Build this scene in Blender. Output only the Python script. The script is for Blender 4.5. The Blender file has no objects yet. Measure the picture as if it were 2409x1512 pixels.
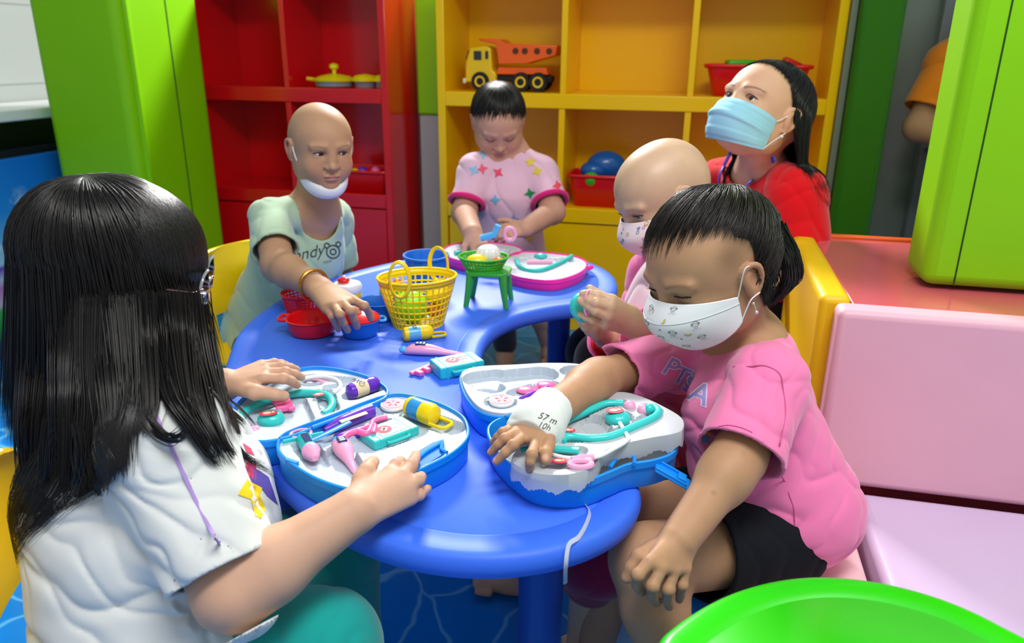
import bpy, bmesh, math, random
import numpy as np
from mathutils import Vector, Matrix, Euler
from mathutils.bvhtree import BVHTree
random.seed(7)
PI = math.pi
C = bpy.context.scene.collection
# ------------------------------------------------------------------ camera
F, CX, CY, W, H = 1810.0, 1204.5, 756.0, 2409, 1512
CAMH, PITCH, ROLL = 1.05, 19.5, 0.5
Rc = (Euler((math.radians(90 - PITCH), 0, 0)).to_matrix() @ Matrix.Rotation(math.radians(ROLL), 3, 'Z'))
CO = Vector((0, 0, CAMH))
def ray(px, py): return Rc @ Vector(((px - CX) / F, -(py - CY) / F, -1.0))
def onz(px, py, z):
    r = ray(px, py); return CO + r * ((z - CAMH) / r.z)
def aty(px, py, Y):
    r = ray(px, py); return CO + r * (Y / r.y)
def proj(p):
    q = Rc.transposed() @ (Vector(p) - CO)
    return (CX - F * q.x / q.z, CY + F * q.y / q.z, -q.z)
def pxr(p, n):                      # metres covered by n photo pixels at point p
    return n * proj(p)[2] / F
# room frame, turned 13 degrees
ANG = math.radians(13)
U = Vector((math.cos(ANG), -math.sin(ANG), 0)); N = Vector((math.sin(ANG), math.cos(ANG), 0))
def onD(px, py, D):
    r = ray(px, py); p = CO + r * (D / r.dot(N)); return p
def room(s, D, z=0.0): return U * s + N * D + Vector((0, 0, z))
def toroom(p): return (Vector(p).dot(U), Vector(p).dot(N), p[2])
# ------------------------------------------------------------------ materials
def srgb(h):
    if isinstance(h, str):
        h = h.lstrip('#'); c = [int(h[i:i + 2], 16) / 255 for i in (0, 2, 4)]
    else: c = list(h)
    return tuple(x / 12.92 if x <= 0.04045 else ((x + 0.055) / 1.055) ** 2.4 for x in c) + (1.0,)
MATS = {}
def mat(name, col, rough=0.5, spec=0.5, coat=0, sss=0, bump=0, bscale=200, var=0.0, vscale=8, trans=0, metal=0, sheen=0, alpha=1, emit=0, stretch=None, bdist=0.001, ior=1.45):
    if name in MATS: return MATS[name]
    m = bpy.data.materials.new(name); m.use_nodes = True; nt = m.node_tree; nd = nt.nodes; lk = nt.links
    b = nd['Principled BSDF']; b.inputs['Base Color'].default_value = srgb(col)
    b.inputs['Roughness'].default_value = rough; b.inputs['Specular IOR Level'].default_value = spec
    b.inputs['Coat Weight'].default_value = coat; b.inputs['Coat Roughness'].default_value = 0.12
    b.inputs['Metallic'].default_value = metal; b.inputs['Transmission Weight'].default_value = trans; b.inputs['IOR'].default_value = ior
    b.inputs['Sheen Weight'].default_value = sheen; b.inputs['Alpha'].default_value = alpha
    if sss:
        b.inputs['Subsurface Weight'].default_value = sss; b.inputs['Subsurface Radius'].default_value = (1, .35, .2); b.inputs['Subsurface Scale'].default_value = 0.006
    if emit:
        b.inputs['Emission Color'].default_value = srgb(col); b.inputs['Emission Strength'].default_value = emit
    tc = nd.new('ShaderNodeTexCoord'); mp = nd.new('ShaderNodeMapping'); lk.new(tc.outputs['Object'], mp.inputs[0])
    if stretch: mp.inputs['Scale'].default_value = stretch
    if var:
        n = nd.new('ShaderNodeTexNoise'); n.inputs['Scale'].default_value = vscale; n.inputs['Detail'].default_value = 4; lk.new(mp.outputs[0], n.inputs[0])
        r = nd.new('ShaderNodeMapRange'); r.inputs[3].default_value = 1 - var; r.inputs[4].default_value = 1 + var; r.inputs[1].default_value = .3; r.inputs[2].default_value = .7
        lk.new(n.outputs[0], r.inputs[0])
        x = nd.new('ShaderNodeHueSaturation'); x.inputs['Color'].default_value = srgb(col); lk.new(r.outputs[0], x.inputs['Value']); lk.new(x.outputs[0], b.inputs['Base Color'])
    if bump:
        n = nd.new('ShaderNodeTexNoise'); n.inputs['Scale'].default_value = bscale; n.inputs['Detail'].default_value = 3; lk.new(mp.outputs[0], n.inputs[0])
        bu = nd.new('ShaderNodeBump'); bu.inputs['Strength'].default_value = bump; bu.inputs['Distance'].default_value = bdist
        lk.new(n.outputs[0], bu.inputs['Height']); lk.new(bu.outputs[0], b.inputs['Normal'])
    MATS[name] = m; return m
# ------------------------------------------------------------------ objects
def tag(o, label=None, cat=None, group=None, kind=None):
    if label: o['label'] = label
    if cat: o['category'] = cat
    if group: o['group'] = group
    if kind: o['kind'] = kind
    return o
def thing(name, label, cat, loc=(0, 0, 0), rot=(0, 0, 0), group=None):
    o = bpy.data.objects.new(name, None); C.objects.link(o); o.location = loc; o.rotation_euler = rot; o.empty_display_size = .05
    return tag(o, label, cat, group)
def relink(o, parent):              # parent o while it keeps its world place
    if parent is not None:
        o.parent = parent; o.matrix_parent_inverse = Matrix.Identity(4)
def emat(o):
    M = Matrix.LocRotScale(o.location, o.rotation_euler, o.scale)
    return (emat(o.parent) @ M) if o.parent else M
class MB:
    def __init__(s): s.v = []; s.f = []
    def add(s, vs, fs, M=None):
        k = len(s.v)
        s.v += [tuple((M @ Vector(v)) if M else v) for v in vs]; s.f += [tuple(i + k for i in f) for f in fs]; return s
    def box(s, c, d, R=None, M=None):
        x, y, z = [q / 2 for q in d]; vs = [Vector((i * x, j * y, k * z)) for i in (-1, 1) for j in (-1, 1) for k in (-1, 1)]
        if R: vs = [R @ v for v in vs]
        vs = [Vector(c) + v for v in vs]
        return s.add(vs, [(0, 1, 3, 2), (4, 6, 7, 5), (0, 4, 5, 1), (2, 3, 7, 6), (0, 2, 6, 4), (1, 5, 7, 3)], M)
    def tube(s, pts, r, n=12, caps=True, closed=False, flat=None, up=None):
        pts = [Vector(p) for p in pts]; m = len(pts); rr = r if hasattr(r, '__len__') else [r] * m
        vs = []; prev = None
        for i in range(m):
            if closed: t = pts[(i + 1) % m] - pts[i - 1]
            else: t = pts[min(i + 1, m - 1)] - pts[max(i - 1, 0)]
            t.normalize()
            if prev is None:
                a = Vector(up) if up else (Vector((0, 0, 1)) if abs(t.z) < .9 else Vector((1, 0, 0)))
            else: a = prev
            a = (a - t * a.dot(t)); a.normalize(); prev = a; b = t.cross(a)
            fz = flat if flat else 1.0
            for k in range(n):
                th = 2 * PI * k / n; vs.append(pts[i] + (a * math.cos(th) * fz + b * math.sin(th)) * rr[i])
        fs = []
        for i in range(m if closed else m - 1):
            j = (i + 1) % m
            for k in range(n): l = (k + 1) % n; fs.append((i * n + k, i * n + l, j * n + l, j * n + k))
        if caps and not closed: fs += [tuple(range(n))[::-1], tuple((m - 1) * n + k for k in range(n))]
        return s.add(vs, fs)
    def lathe(s, prof, n=40, M=None, caps=True, sx=1, sy=1):
        vs = []; fs = []; m = len(prof)
        for (r, z) in prof:
            for k in range(n): a = 2 * PI * k / n; vs.append(Vector((r * math.cos(a) * sx, r * math.sin(a) * sy, z)))
        for i in range(m - 1):
            for k in range(n): l = (k + 1) % n; fs.append((i * n + k, i * n + l, (i + 1) * n + l, (i + 1) * n + k))
        if caps: fs += [tuple(range(n))[::-1], tuple((m - 1) * n + k for k in range(n))]
        return s.add(vs, fs, M)
    def loft(s, rings, M=None, caps=True):
        n = len(rings[0]); vs = [Vector(v) for r in rings for v in r]; fs = []
        for i in range(len(rings) - 1):
            for k in range(n): l = (k + 1) % n; fs.append((i * n + k, i * n + l, (i + 1) * n + l, (i + 1) * n + k))
        if caps: fs += [tuple(range(n))[::-1], tuple((len(rings) - 1) * n + k for k in range(n))]
        return s.add(vs, fs, M)
    def sphere(s, c, r, n=20, m=12, M=None, R=None):
        r = r if hasattr(r, '__len__') else (r, r, r); rings = []
        for i in range(m + 1):
            a = -PI / 2 + PI * max(.002, min(.998, i / m)); rings.append([])
            for k in range(n):
                v = Vector((r[0] * math.cos(a) * math.cos(2 * PI * k / n), r[1] * math.cos(a) * math.sin(2 * PI * k / n), r[2] * math.sin(a)))
                rings[-1].append(Vector(c) + (R @ v if R else v))
        return s.loft(rings, M)
    def prism(s, poly, z0, z1, M=None):
        return s.loft([[(x, y, z0) for x, y in poly], [(x, y, z1) for x, y in poly]], M)
    def build(s, name, m, parent=None, smooth=True, bevel=0, seg=2, sub=0, world=False, angle=40, solid=0):
        me = bpy.data.meshes.new(name); me.from_pydata([tuple(v) for v in s.v], [], s.f); me.update()
        bm = bmesh.new(); bm.from_mesh(me); bmesh.ops.recalc_face_normals(bm, faces=bm.faces); bm.to_mesh(me); bm.free()
        return finish(name, me, m, parent, smooth, bevel, seg, sub, world, angle, solid)
def finish(name, me, m, parent=None, smooth=True, bevel=0, seg=2, sub=0, world=False, angle=40, solid=0):
    o = bpy.data.objects.new(name, me); C.objects.link(o)
    if m: me.materials.append(m)
    if world and parent is not None: me.transform(emat(parent).inverted())
    if parent is not None: o.parent = parent
    if smooth:
        me.polygons.foreach_set('use_smooth', [len(p.vertices) < 9 for p in me.polygons] if len(me.polygons) < 20000 else [True] * len(me.polygons))
    if solid:
        x = o.modifiers.new('solid', 'SOLIDIFY'); x.thickness = solid; x.offset = 0
    if bevel:
        x = o.modifiers.new('bevel', 'BEVEL'); x.width = bevel; x.segments = seg; x.limit_method = 'ANGLE'; x.angle_limit = math.radians(35); x.harden_normals = False
    if sub:
        x = o.modifiers.new('sub', 'SUBSURF'); x.levels = sub; x.render_levels = sub
    if smooth and not sub:
        try: me.set_sharp_from_angle(angle=math.radians(angle))
        except Exception: pass
    return o
def tag_struct(o): o['kind'] = 'structure'; return o
def spline(pts, n=8, closed=False):
    P = [Vector(p) for p in pts]; m = len(P); out = []
    rng = range(m) if closed else range(m - 1)
    for i in rng:
        if closed: p0, p1, p2, p3 = P[i - 1], P[i], P[(i + 1) % m], P[(i + 2) % m]
        else: p0, p1, p2, p3 = P[max(i - 1, 0)], P[i], P[i + 1], P[min(i + 2, m - 1)]
        for k in range(n):
            t = k / n
            out.append(0.5 * ((2 * p1) + (p2 - p0) * t + (2 * p0 - 5 * p1 + 4 * p2 - p3) * t * t + (3 * p1 - p0 - 3 * p2 + p3) * t ** 3))
    if not closed: out.append(P[-1].copy())
    return out
def offset_poly(poly, d):           # inset (d>0) of a ccw closed 2D polygon, smooth outlines only
    n = len(poly); out = []
    for i in range(n):
        a, b = Vector(poly[i - 1][:2]), Vector(poly[(i + 1) % n][:2]); t = (b - a).normalized()
        out.append((poly[i][0] - t.y * d, poly[i][1] + t.x * d))
    return out
def text_mesh(txt, size, shear=0, extrude=0.0, bold=0.0, space=1.0, res=4):
    cu = bpy.data.curves.new('lettering', 'FONT'); cu.body = txt; cu.size = size; cu.shear = shear; cu.extrude = extrude; cu.offset = bold
    cu.space_character = space; cu.align_x = 'CENTER'; cu.align_y = 'CENTER'; cu.resolution_u = res
    o = bpy.data.objects.new('lettering', cu); C.objects.link(o); dg = bpy.context.evaluated_depsgraph_get(); dg.update()
    me = bpy.data.meshes.new_from_object(o.evaluated_get(dg)); bpy.data.objects.remove(o); bpy.data.curves.remove(cu); return me
# ------------------------------------------------------------------ signed distance bodies -> one continuous mesh
class SDF:
    def __init__(s): s.P = []; s.cuts = []; s.shell = 0; s.disp = None; s.k = .01
    def _add(s, fn, c, R, k, op): s.P.append((fn, np.array(c, np.float32), float(R), s.k if k is None else k, op)); return s
    def cap(s, a, b, ra, rb=None, k=None, op='u'):
        a = np.array(a, np.float32); b = np.array(b, np.float32); rb = ra if rb is None else rb; ba = b - a; L2 = max(float(ba @ ba), 1e-12)
        def fn(p):
            q = p - a; t = np.clip((q @ ba) / L2, 0, 1); q = q - t[:, None] * ba
            return np.sqrt((q * q).sum(1)) - (ra + (rb - ra) * t)
        return s._add(fn, (a + b) / 2, np.sqrt(L2) / 2 + max(ra, rb), k, op)
    def chain(s, pts, rs, k=None, op='u'):
        for i in range(len(pts) - 1): s.cap(pts[i], pts[i + 1], rs[i], rs[i + 1], k, op)
        return s
    def ell(s, c, r, R=None, k=None, op='u'):
        c = np.array(c, np.float32); r = np.array(r, np.float32); M = np.eye(3, dtype=np.float32) if R is None else np.array(R, np.float32)
        def fn(p):
            q = (p - c) @ M; k0 = np.sqrt(((q / r) ** 2).sum(1)); k1 = np.sqrt(((q / (r * r)) ** 2).sum(1)) + 1e-9
            return k0 * (k0 - 1) / k1
        return s._add(fn, c, r.max(), k, op)
    def box(s, c, h, R=None, rd=.005, k=None, op='u'):
        c = np.array(c, np.float32); h = np.array(h, np.float32); M = np.eye(3, dtype=np.float32) if R is None else np.array(R, np.float32)
        def fn(p):
            q = np.abs((p - c) @ M) - (h - rd)
            return np.sqrt((np.maximum(q, 0) ** 2).sum(1)) + np.minimum(q.max(1), 0) - rd
        return s._add(fn, c, float(np.linalg.norm(h)), k, op)
    def cutcyl(s, a, b, R, keep=0):     # hard cut: cylinder from a to b, sparing the first 'keep' pieces
        KP = [q[0] for q in s.P[:keep]]
        a = np.array(a, np.float32); b = np.array(b, np.float32); L = float(np.linalg.norm(b - a)); d = (b - a) / L
        def fn(p):
            q = p - a; t = q @ d; w = q - t[:, None] * d
            v = np.maximum(np.maximum(-t, t - L), np.sqrt((w * w).sum(1)) - R)
            for g in KP: v = np.maximum(v, .014 - g(p))
            return v
        s.cuts.append(fn); return s
    def cutplane(s, p0, n):             # removes the side n points to
        p0 = np.array(p0, np.float32); n = np.array(Vector(n).normalized(), np.float32)
        s.cuts.append(lambda p: -((p - p0) @ n)); return s
    def cutell(s, c, r, R=None):
        t = SDF().ell(c, r, R); fn = t.P[0][0]; s.cuts.append(fn); return s
    def raw(s, p, bc=None, br=0):
        d = np.full(len(p), 1.0, np.float32)
        for fn, c, R, k, op in s.P:
            if bc is not None and np.linalg.norm(bc - c) > R + br + k + .02: continue
            e = fn(p)
            if op == 'u':
                if k > 0: h = np.maximum(k - np.abs(d - e), 0) / k; d = np.minimum(d, e) - h * h * k * .25
                else: d = np.minimum(d, e)
            elif op == 's':
                e = -e
                if k > 0: h = np.maximum(k - np.abs(d - e), 0) / k; d = np.maximum(d, e) + h * h * k * .25
                else: d = np.maximum(d, e)
        return d
    def ev(s, p, bc=None, br=0):
        d = s.raw(p, bc, br)
        if s.disp is not None: d = d + s.disp(p)
        if s.shell: d = np.maximum(d, -(d + s.shell))
        for c in s.cuts: d = np.maximum(d, -c(p))
        return d
    def mesh(s, name, res, B=14):
        lo = np.min([c - R for _, c, R, _, op in s.P if op == 'u'], 0) - .012; hi = np.max([c + R for _, c, R, _, op in s.P if op == 'u'], 0) + .012
        nb = np.ceil((hi - lo) / (res * B)).astype(int); hb = B * res / 2; br = hb * math.sqrt(3)
        I = np.stack(np.meshgrid(*[np.arange(q) for q in nb], indexing='ij'), -1).reshape(-1, 3)
        cen = (lo + (I + .5) * B * res).astype(np.float32)
        d0 = np.concatenate([s.raw(cen[i:i + 200000]) for i in range(0, len(cen), 200000)])
        act = np.abs(d0) < br * 1.35 + .02 + (s.shell or 0)
        if s.disp is None and not s.shell: act = np.abs(d0) < br * 1.5 + .006
        D = [int(q) * B + 2 for q in nb]; SX, SY = D[1] * D[2], D[2]
        g = np.arange(B + 1); G = np.stack(np.meshgrid(g, g, g, indexing='ij'), -1).reshape(-1, 3).astype(np.float32) * res
        ids = []; vs = []; quads = []
        corners = [(i, j, k) for i in (0, 1) for j in (0, 1) for k in (0, 1)]
        edges = [(a, b) for a in range(8) for b in range(a + 1, 8) if sum(x != y for x, y in zip(corners[a], corners[b])) == 1]
        for bi, bc in zip(I[act], cen[act]):
            o = (lo + bi * B * res).astype(np.float32)
            d = s.ev(G + o, bc, br).reshape(B + 1, B + 1, B + 1)
            sg = d < 0
            if sg.all() or not sg.any(): continue
            cs = [sg[i:B + i, j:B + j, k:B + k] for i, j, k in corners]; sm = sum(c.astype(np.int8) for c in cs)
            ci = np.argwhere((sm > 0) & (sm < 8))
            if not len(ci): continue
            dv = np.stack([d[ci[:, 0] + i, ci[:, 1] + j, ci[:, 2] + k] for i, j, k in corners], 1)
            acc = np.zeros((len(ci), 3), np.float32); cnt = np.zeros(len(ci), np.float32)
            for a, b in edges:
                m = (dv[:, a] < 0) != (dv[:, b] < 0); t = dv[:, a] / np.where(m, dv[:, a] - dv[:, b], 1)
                pa = np.array(corners[a], np.float32); pb = np.array(corners[b], np.float32)
                acc += np.where(m[:, None], pa + t[:, None] * (pb - pa), 0); cnt += m
            vs.append(o + (ci + acc / cnt[:, None]) * res)
            gi = ci + bi * B; ids.append(gi[:, 0] * SX + gi[:, 1] * SY + gi[:, 2])
            for ax in range(3):
                sl0 = [slice(0, B)] * 3; sl1 = list(sl0); sl1[ax] = slice(1, B + 1)
                A, Bs = sg[tuple(sl0)], sg[tuple(sl1)]
                e = np.argwhere(A != Bs)
                if not len(e): continue
                flip = A[e[:, 0], e[:, 1], e[:, 2]]; ge = e + bi * B; base = ge[:, 0] * SX + ge[:, 1] * SY + ge[:, 2]
                st = [SX, SY, 1]; u, v = st[(ax + 1) % 3], st[(ax + 2) % 3]
                q = np.stack([base - u - v, base - v, base, base - u], 1); q[~flip] = q[~flip][:, ::-1]; quads.append(q)
        ids = np.concatenate(ids); vs = np.concatenate(vs); q = np.concatenate(quads)
        od = np.argsort(ids); sid = ids[od]; pos = np.searchsorted(sid, q); pos = np.clip(pos, 0, len(sid) - 1); ok = (sid[pos] == q).all(1)
        fq = od[pos[ok]]
        me = bpy.data.meshes.new(name); me.vertices.add(len(vs)); me.vertices.foreach_set('co', vs.astype(np.float32).ravel())
        me.loops.add(len(fq) * 4); me.loops.foreach_set('vertex_index', fq.astype(np.int32).ravel())
        me.polygons.add(len(fq)); me.polygons.foreach_set('loop_start', np.arange(0, len(fq) * 4, 4, dtype=np.int32)); me.polygons.foreach_set('loop_total', np.full(len(fq), 4, np.int32))
        me.update(calc_edges=True); me.validate(); return me
    def build(s, name, m, res, parent=None, world=True):
        return finish(name, s.mesh(name, res), m, parent, True, world=world, angle=180)
def wr(p, f, ph=0.0):                  # wandering wrinkle noise, vectorised
    x, y, z = p[:, 0] * f, p[:, 1] * f, p[:, 2] * f
    a = np.sin(x * 1.7 + 1.3 * np.sin(y * 1.1 + ph) + .9 * np.sin(z * 2.3 + ph * 2))
    b = np.sin(y * 1.9 + 1.1 * np.sin(z * 1.3 + ph * 3) + .7 * np.sin(x * 2.1 + 1 + ph))
    c = np.sin(z * 1.5 + 1.2 * np.sin(x * 1.4 + 2 + ph) + .8 * np.sin(y * 2.5 + ph))
    return (a * b + b * c + a * c) / 3
def folds(p, d, f, warp, ph=0.0):      # creases running across direction d: narrow valleys
    d = np.array(Vector(d).normalized(), np.float32); t = p @ d
    w = wr(p, warp, ph) * 1.6 + .6 * wr(p, warp * 2.3, ph + 2)
    s = np.sin(t * f + w * 2.2 + ph); return (1 - np.abs(s)) ** 2 - .33
# ------------------------------------------------------------------ render look, camera, light
sc = bpy.context.scene
sc.view_settings.view_transform = 'Standard'; sc.view_settings.look = 'None'; sc.view_settings.gamma = 1; sc.view_settings.exposure = 0.25
cam = bpy.data.cameras.new('camera'); co = bpy.data.objects.new('camera', cam); C.objects.link(co)
cam.sensor_fit = 'HORIZONTAL'; cam.sensor_width = 36; cam.lens = 36 * F / W; cam.clip_start = .05
co.matrix_world = Matrix.Translation(CO) @ Rc.to_4x4(); sc.camera = co
cam.dof.use_dof = True; cam.dof.focus_distance = 1.15; cam.dof.aperture_fstop = 5.0
w = bpy.data.worlds.new('room_air'); sc.world = w; w.use_nodes = True
w.node_tree.nodes['Background'].inputs[0].default_value = (.93, .96, 1, 1); w.node_tree.nodes['Background'].inputs[1].default_value = 0.38
def area(name, loc, tgt, sx, sy, power, col=(1, .98, .95)):
    l = bpy.data.lights.new(name, 'AREA'); l.shape = 'RECTANGLE'; l.size = sx; l.size_y = sy; l.energy = power; l.color = col
    o = bpy.data.objects.new(name, l); C.objects.link(o); o.location = loc
    o.rotation_euler = (Vector(tgt) - Vector(loc)).to_track_quat('-Z', 'Y').to_euler(); return o
area('ceiling_lamp', (-0.25, 4.1, 2.55), (-0.1, 1.4, .5), .9, .35, 135)
area('ceiling_lamp', (0.3, .2, 2.55), (0.1, .8, 0), 1.2, .4, 33)
area('ceiling_lamp', (1.3, 0.9, 2.55), (1.3, .9, 0), .4, 1.2, 9)

def rbox(name, s0, s1, d0, d1, z0, z1, m, parent=None, bevel=.004, seg=2, label=None):
    cen = U * ((s0 + s1) / 2) + N * ((d0 + d1) / 2)
    o = MB().box((0, 0, (z1 - z0) / 2), (abs(s1 - s0), abs(d1 - d0), z1 - z0)).build(name, m, None, bevel=bevel, seg=seg, smooth=True)
    if parent is None: o.location = (cen.x, cen.y, z0); o.rotation_euler = (0, 0, -ANG)
    else:
        M = emat(parent).inverted() @ Matrix.Translation((cen.x, cen.y, z0)) @ Matrix.Rotation(-ANG, 4, 'Z')
        o.parent = parent; o.location = M.to_translation(); o.rotation_euler = M.to_euler()
    if label: o['label'] = label
    return o
def rthing(name, label, cat, s, d, z=0, group=None):
    p = room(s, d, z); return thing(name, label, cat, p, (0, 0, -ANG), group)
RED = mat('red_lacquer', '#dc0a14', .22, .5, coat=.3); YEL = mat('yellow_lacquer', '#ffca00', .3, .4, coat=.1)
GRN = mat('green_vinyl', '#82cc00', .42, .4, bump=.1, bscale=500, bdist=.0005, var=.03, vscale=3)
WHITE = mat('white_wall', '#c9ced0', .6); GREY = mat('grey_metal_panel', '#9aa2a8', .45, .4, var=.03)
# floor with caustic-like pool print
def floor_mat():
    m = mat('pool_print_vinyl', '#0090ee', .22, .5, coat=.15); nt = m.node_tree; nd = nt.nodes; lk = nt.links; b = nd['Principled BSDF']
    tc = nd.new('ShaderNodeTexCoord'); n1 = nd.new('ShaderNodeTexNoise'); n1.inputs['Scale'].default_value = 5; lk.new(tc.outputs['Object'], n1.inputs[0])
    mx = nd.new('ShaderNodeMixRGB'); mx.inputs[0].default_value = .12; lk.new(tc.outputs['Object'], mx.inputs[1]); lk.new(n1.outputs['Color'], mx.inputs[2])
    v = nd.new('ShaderNodeTexVoronoi'); v.feature = 'DISTANCE_TO_EDGE'; v.inputs['Scale'].default_value = 7; lk.new(mx.outputs[0], v.inputs['Vector'])
    r = nd.new('ShaderNodeValToRGB'); r.color_ramp.elements[0].color = srgb('#6fd0ff'); r.color_ramp.elements[0].position = 0; r.color_ramp.elements[1].color = srgb('#008fee'); r.color_ramp.elements[1].position = .035
    lk.new(v.outputs['Distance'], r.inputs[0])
    n2 = nd.new('ShaderNodeTexNoise'); n2.inputs['Scale'].default_value = 2.2; lk.new(tc.outputs['Object'], n2.inputs[0])
    r2 = nd.new('ShaderNodeMapRange'); r2.inputs[1].default_value = .35; r2.inputs[2].default_value = .65; r2.inputs[3].default_value = .75; r2.inputs[4].default_value = 1.1; lk.new(n2.outputs[0], r2.inputs[0])
    h = nd.new('ShaderNodeHueSaturation'); lk.new(r2.outputs[0], h.inputs['Value']); lk.new(r.outputs[0], h.inputs['Color']); lk.new(h.outputs[0], b.inputs['Base Color'])
    return m
tag_struct(MB().box((0, 1.2, -.02), (7, 7, .04)).build('floor', floor_mat(), smooth=False))
tag_struct(rbox('wall_back', -3.2, 3.4, 3.32, 3.36, 0, 1.32, WHITE, bevel=0))
tag_struct(rbox('wall_left', -3.2, -3.16, -2, 3.32, 0, 2.6, mat('white_tiles', '#c2c7c7', .3, .5), bevel=0))
# tiled cabinet front seen past the left pillar
def tiles_mat():
    m = mat('wall_tiles', '#c8cccb', .25, .5); nt = m.node_tree; nd = nt.nodes; lk = nt.links; b = nd['Principled BSDF']
    tc = nd.new('ShaderNodeTexCoord'); mp = nd.new('ShaderNodeMapping'); mp.inputs['Rotation'].default_value = (0, math.radians(90), math.radians(90)); mp.inputs['Location'].default_value = (.07, .13, 0)
    br = nd.new('ShaderNodeTexBrick'); br.offset = 0
    br.inputs['Scale'].default_value = 1; br.inputs['Brick Width'].default_value = .3; br.inputs['Row Height'].default_value = .3; br.inputs['Mortar Size'].default_value = .004
    br.inputs['Color1'].default_value = srgb('#a9adac'); br.inputs['Color2'].default_value = srgb('#a4a9a8'); br.inputs['Mortar'].default_value = srgb('#8f9494')
    sx = nd.new('ShaderNodeSeparateXYZ'); cx = nd.new('ShaderNodeCombineXYZ'); lk.new(tc.outputs['Object'], sx.inputs[0]); lk.new(sx.outputs['Y'], cx.inputs['X']); lk.new(sx.outputs['Z'], cx.inputs['Y'])
    lk.new(cx.outputs[0], br.inputs['Vector']); lk.new(br.outputs['Color'], b.inputs['Base Color']); return m
tag_struct(rbox('wall_tiled', -2.72, -2.66, 1.2, 3.3, 0, 2.6, tiles_mat(), bevel=0))
# counter, black band and printed mural panel
t = rthing('reception_counter', 'white topped counter with a black band beside the left green pillar', 'counter', -2.45, 2.2)
rbox('counter_top', -2.65, -2.33, 1.0, 3.2, .795, .835, mat('white_counter', '#e6eaec', .2, .5, coat=.3), t, .006)
rbox('black_band', -2.62, -2.36, 1.0, 3.2, .70, .795, mat('black_gloss', '#06070a', .25), t, .003)
rbox('base_cabinet', -2.62, -2.36, 1.0, 3.2, 0, .70, mat('dark_cabinet', '#101421', .5), t, .003)
def mural_mat():
    m = mat('mural_print', '#1583e0', .4); nt = m.node_tree; nd = nt.nodes; lk = nt.links; b = nd['Principled BSDF']
    tc = nd.new('ShaderNodeTexCoord'); sx = nd.new('ShaderNodeSeparateXYZ'); lk.new(tc.outputs['Object'], sx.inputs[0])
    n0 = nd.new('ShaderNodeTexNoise'); n0.inputs['Scale'].default_value = 4; lk.new(tc.outputs['Object'], n0.inputs[0])
    def math_(op, a, bv):
        q = nd.new('ShaderNodeMath'); q.operation = op
        for i, x in enumerate((a, bv)):
            if hasattr(x, 'links'): lk.new(x, q.inputs[i])
            else: q.inputs[i].default_value = x
        return q.outputs[0]
    zz = math_('ADD', sx.outputs['Z'], math_('MULTIPLY', math_('SUBTRACT', n0.outputs[0], .5), .10))
    r = nd.new('ShaderNodeValToRGB'); r.color_ramp.interpolation = 'LINEAR'; cr = r.color_ramp
    for i, (p, c) in enumerate([(0, '#0a1430'), (.08, '#1a3a60'), (.14, '#208a40'), (.24, '#3fae50'), (.27, '#c9b8d8'), (.36, '#c07ac8'), (.40, '#b8c8e8'), (.445, '#6a30c0'), (.46, '#a8d4f4'), (.60, '#58acf0'), (.72, '#1a88ea'), (1, '#0a74dc')]):
        e = cr.elements[i] if i < 2 else cr.elements.new(p)
        e.position = p; e.color = srgb(c)
    lk.new(math_('DIVIDE', zz, .68), r.inputs[0])
    n = nd.new('ShaderNodeTexNoise'); n.inputs['Scale'].default_value = 9; n.inputs['Detail'].default_value = 3; lk.new(tc.outputs['Object'], n.inputs[0])
    cl = nd.new('ShaderNodeMapRange'); cl.inputs[1].default_value = .58; cl.inputs[2].default_value = .68; lk.new(n.outputs[0], cl.inputs[0])
    up = nd.new('ShaderNodeMapRange'); up.inputs[1].default_value = .58; up.inputs[2].default_value = .5; lk.new(sx.outputs['Z'], up.inputs[0])
    lo = nd.new('ShaderNodeMapRange'); lo.inputs[1].default_value = .32; lo.inputs[2].default_value = .36; lk.new(sx.outputs['Z'], lo.inputs[0])
    mx = nd.new('ShaderNodeMixRGB'); mx.inputs[2].default_value = srgb('#d8ecfa'); lk.new(r.outputs[0], mx.inputs[1])
    lk.new(math_('MULTIPLY', cl.outputs[0], math_('MULTIPLY', up.outputs[0], lo.outputs[0])), mx.inputs[0]); lk.new(mx.outputs[0], b.inputs['Base Color'])
    return m
tag(rbox('mural_panel', -2.35, -2.32, 1.0, 3.2, .0, .675, mural_mat(), bevel=.003), 'printed panel of blue sky, clouds and meadow on the counter front', 'panel')

# ------------------------------------------------------------------ padded green pillars
def pad_pillar(name, label, s0, s1, d0, d1, z0, z1, bev, seams, m=GRN):
    t = rthing(name, label, 'pillar', (s0 + s1) / 2, (d0 + d1) / 2, z0)
    rbox('padding', s0, s1, d0, d1, z0, z1, m, t, bev, 4)
    for q in seams:
        rbox('seam', *q, mat('seam_dark_green', '#1c4a08', .8), t, .0015)  # thin strips of darker green along the pad seams
    return t
p = pad_pillar('padded_pillar', 'tall bright green padded pillar behind the long-haired girl', -2.22, -1.88, 2.34, 2.8, 0, 2.5, .03, [(-1.881, -1.8785, 2.60, 2.606, 0, 2.5)])
rbox('edge_roll', -1.905, -1.868, 2.375, 2.40, 0, 2.5, GRN, p, .008, 3)
pad_pillar('padded_pillar', 'tall bright green padded pillar standing on the red platform', .432, .98, 1.51, 1.645, .641, 2.5, .022, [(.4845, .4875, 1.5085, 1.5105, .645, 2.5)])
pad_pillar('padded_pillar', 'green padded pillar, coloured as if shaded, between the yellow shelf and the grey door', .47, .60, 2.75, 3.2, 0, 2.5, .02, [], mat('shaded_green_vinyl', '#2c7408', .45, .4))  # darker copy of the green vinyl; shade is put into the colour
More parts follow.
